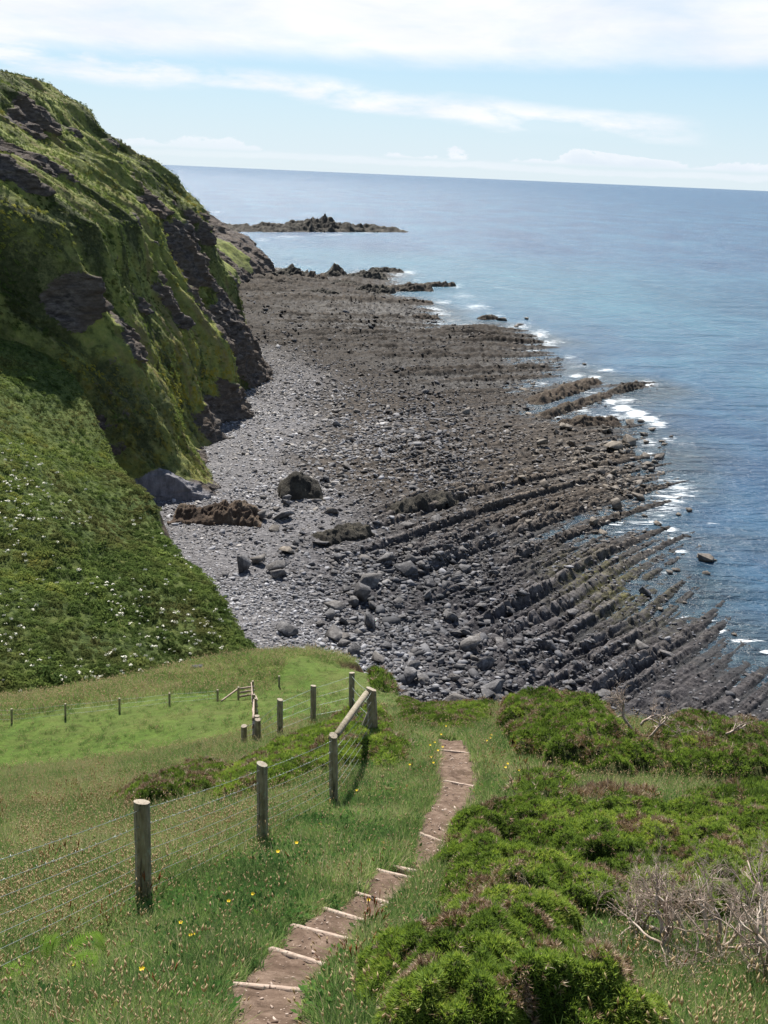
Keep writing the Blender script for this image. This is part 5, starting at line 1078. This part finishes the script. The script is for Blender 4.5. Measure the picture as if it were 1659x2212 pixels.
# ------------------------------------------------------------------ ferns and buttercups
m_fern, n, out = mat('fern_green'); c_ = n.ramp(n.noise(pos_node(n), 6, 3, .6), [(.3, (0.07, 0.14, 0.02)), (.7, (0.17, 0.28, 0.04))]); d = n.node('ShaderNodeBsdfDiffuse', ins={0: c_}); tr = n.node('ShaderNodeBsdfTranslucent', ins={0: c_}); mx = n.node('ShaderNodeMixShader', ins={0: .35})
n.l.new(d.outputs[0], mx.inputs[1]); n.l.new(tr.outputs[0], mx.inputs[2]); n.l.new(mx.outputs[0], out.inputs[0])
def fern(p, label, size, cnt, seed):
    r = np.random.default_rng(seed); rt = root_('fern', p, label, 'fern')
    for i in range(cnt):
        a = 6.28 * i / cnt + r.normal(0, .3); L = size * r.uniform(.7, 1.15); V = []; Fc = []; n_ = 22; pts = []
        for k in range(n_ + 1):
            t = k / n_; pts.append(np.array([math.cos(a) * L * t * .8, math.sin(a) * L * t * .8, L * (.95 * t - .62 * t * t)]))
        v, f = tube(pts, np.linspace(.004, .0012, n_ + 1), 4); V += list(v); Fc += f; s = np.array([-math.sin(a), math.cos(a), 0])
        for k in range(3, n_):
            t = k / n_; wl = L * .15 * math.sin(math.pi * min(1, (1 - t) * 1.15 + .02)) ** .8; tdir = pts[k + 1] - pts[k]; tdir /= np.linalg.norm(tdir)
            for sg in (-1, 1):
                d_ = s * sg + tdir * .35 + np.array([0, 0, -.12]); d_ /= np.linalg.norm(d_)
                for q in range(6):
                    c = pts[k] + d_ * wl * q / 6; w_ = wl * .13 * (1 - q / 7); k0 = len(V); V += [c - tdir * w_, c + d_ * wl / 6 * .5 - tdir * w_ * 1.3, c + d_ * wl / 6, c + d_ * wl / 6 * .5 + tdir * w_ * 1.3, c + tdir * w_]; Fc.append([k0, k0 + 1, k0 + 2, k0 + 3, k0 + 4])
        mesh_np('frond', np.array(V), Fc, m_fern, parent=rt)
fern(above(105, 2110), 'bright green fern at the lower left with its fronds crossing the wires', .50, 9, 1)
fern(above(240, 2080), 'bright green fern standing between the first fern and the thick post', .38, 7, 2)
fern(above(185, 2125), 'small low fern frond clump in the grass below the two larger ferns', .28, 5, 3)
fern(above(560, 2000), 'small fern in the short grass left of the steps', .24, 5, 4)
fern(above(462, 1945), 'small fern in the grass behind the yellow flowers', .24, 5, 5)
m_pet, n, out = mat('yellow_petal'); principled(n, out, (0.80, 0.56, 0.015), .5, .3)
m_stm, n, out = mat('flower_stem'); principled(n, out, (0.07, 0.13, 0.03), .8, .2)
def flower(dx, dy, label, s=1.0, group='yellow flowers in the grass'):
    p = above(dx, dy); rt = root_('yellow_flower', p, label, 'flower', group); h = .13 * s; V = []; Fc = []
    nrm = np.array([0, -.35, 1.]); nrm /= np.linalg.norm(nrm); a_ = np.cross(nrm, [1., 0, 0]); a_ /= np.linalg.norm(a_); b_ = np.cross(nrm, a_); c = np.array([0, 0, h])
    for k in range(5):
        t = 2 * math.pi * k / 5; d0 = a_ * math.cos(t) + b_ * math.sin(t); d1 = a_ * math.cos(t + .55) + b_ * math.sin(t + .55); d2 = a_ * math.cos(t - .55) + b_ * math.sin(t - .55); R = .014 * s; k0 = len(V)
        V += [c, c + d2 * R * .9 + nrm * .004 * s, c + d0 * R * 1.2 + nrm * .008 * s, c + d1 * R * .9 + nrm * .004 * s]; Fc.append([k0, k0 + 1, k0 + 2, k0 + 3])
    mesh_np('petals', np.array(V), Fc, m_pet, parent=rt); v, f = tube([(0, 0, -.02), (0.01, 0, h * .5), c - nrm * .002], .0016 * s, 5); mesh_np('stem', np.array(v), f, m_stm, parent=rt)
flower(308, 2136, 'largest yellow flower, low in the grass near the bottom edge', 1.35)
flower(391, 2024, 'single yellow flower above the close pair left of the steps', 1.2)
flower(412, 2050, 'left flower of the close yellow pair left of the steps', 1.1); flower(419, 2043, 'right flower of the close yellow pair left of the steps', .95)
flower(494, 1976, 'yellow flower right of the thick post in the short grass', 1.2); flower(546, 1960, 'yellow flower in the short grass left of the fifth step', 1.2)
flower(160, 2110, 'small yellow flower beside the low fern clump', .9); flower(236, 2204, 'tiny yellow flower at the bottom edge below the ferns', .8)
flower(795, 1974, 'yellow flower on the path beside the fifth step', 1.2); flower(832, 1983, 'small yellow flower at the right end of the fifth step', .9); flower(776, 2176, 'yellow flower in the grass between the lowest step and the gorse bush', 1.0)
r = np.random.default_rng(41)
for i, (dx, dy) in enumerate([(938, 1622), (945, 1640), (952, 1604), (928, 1628), (1060, 1605), (1058, 1612), (1050, 1618), (930, 1655), (955, 1632), (884, 1672), (1095, 1670), (1090, 1678), (770, 1730), (1000, 1560), (985, 1570), (1120, 1685), (640, 1850), (600, 1870), (935, 1668), (962, 1585)]):
    flower(dx, dy, 'small yellow flower in the rough grass beside the upper path', 1.5, 'small yellow flowers beside the upper path')
tag(mesh_np('pale_stone', rock_mesh(77, .5, 14)[0] * .55, rock_mesh(77, .5, 14)[1], m_boulder), 'pale stone lying on the grassy crest against the dark hedge', 'stone').location = at(425, 1440, 80.5)
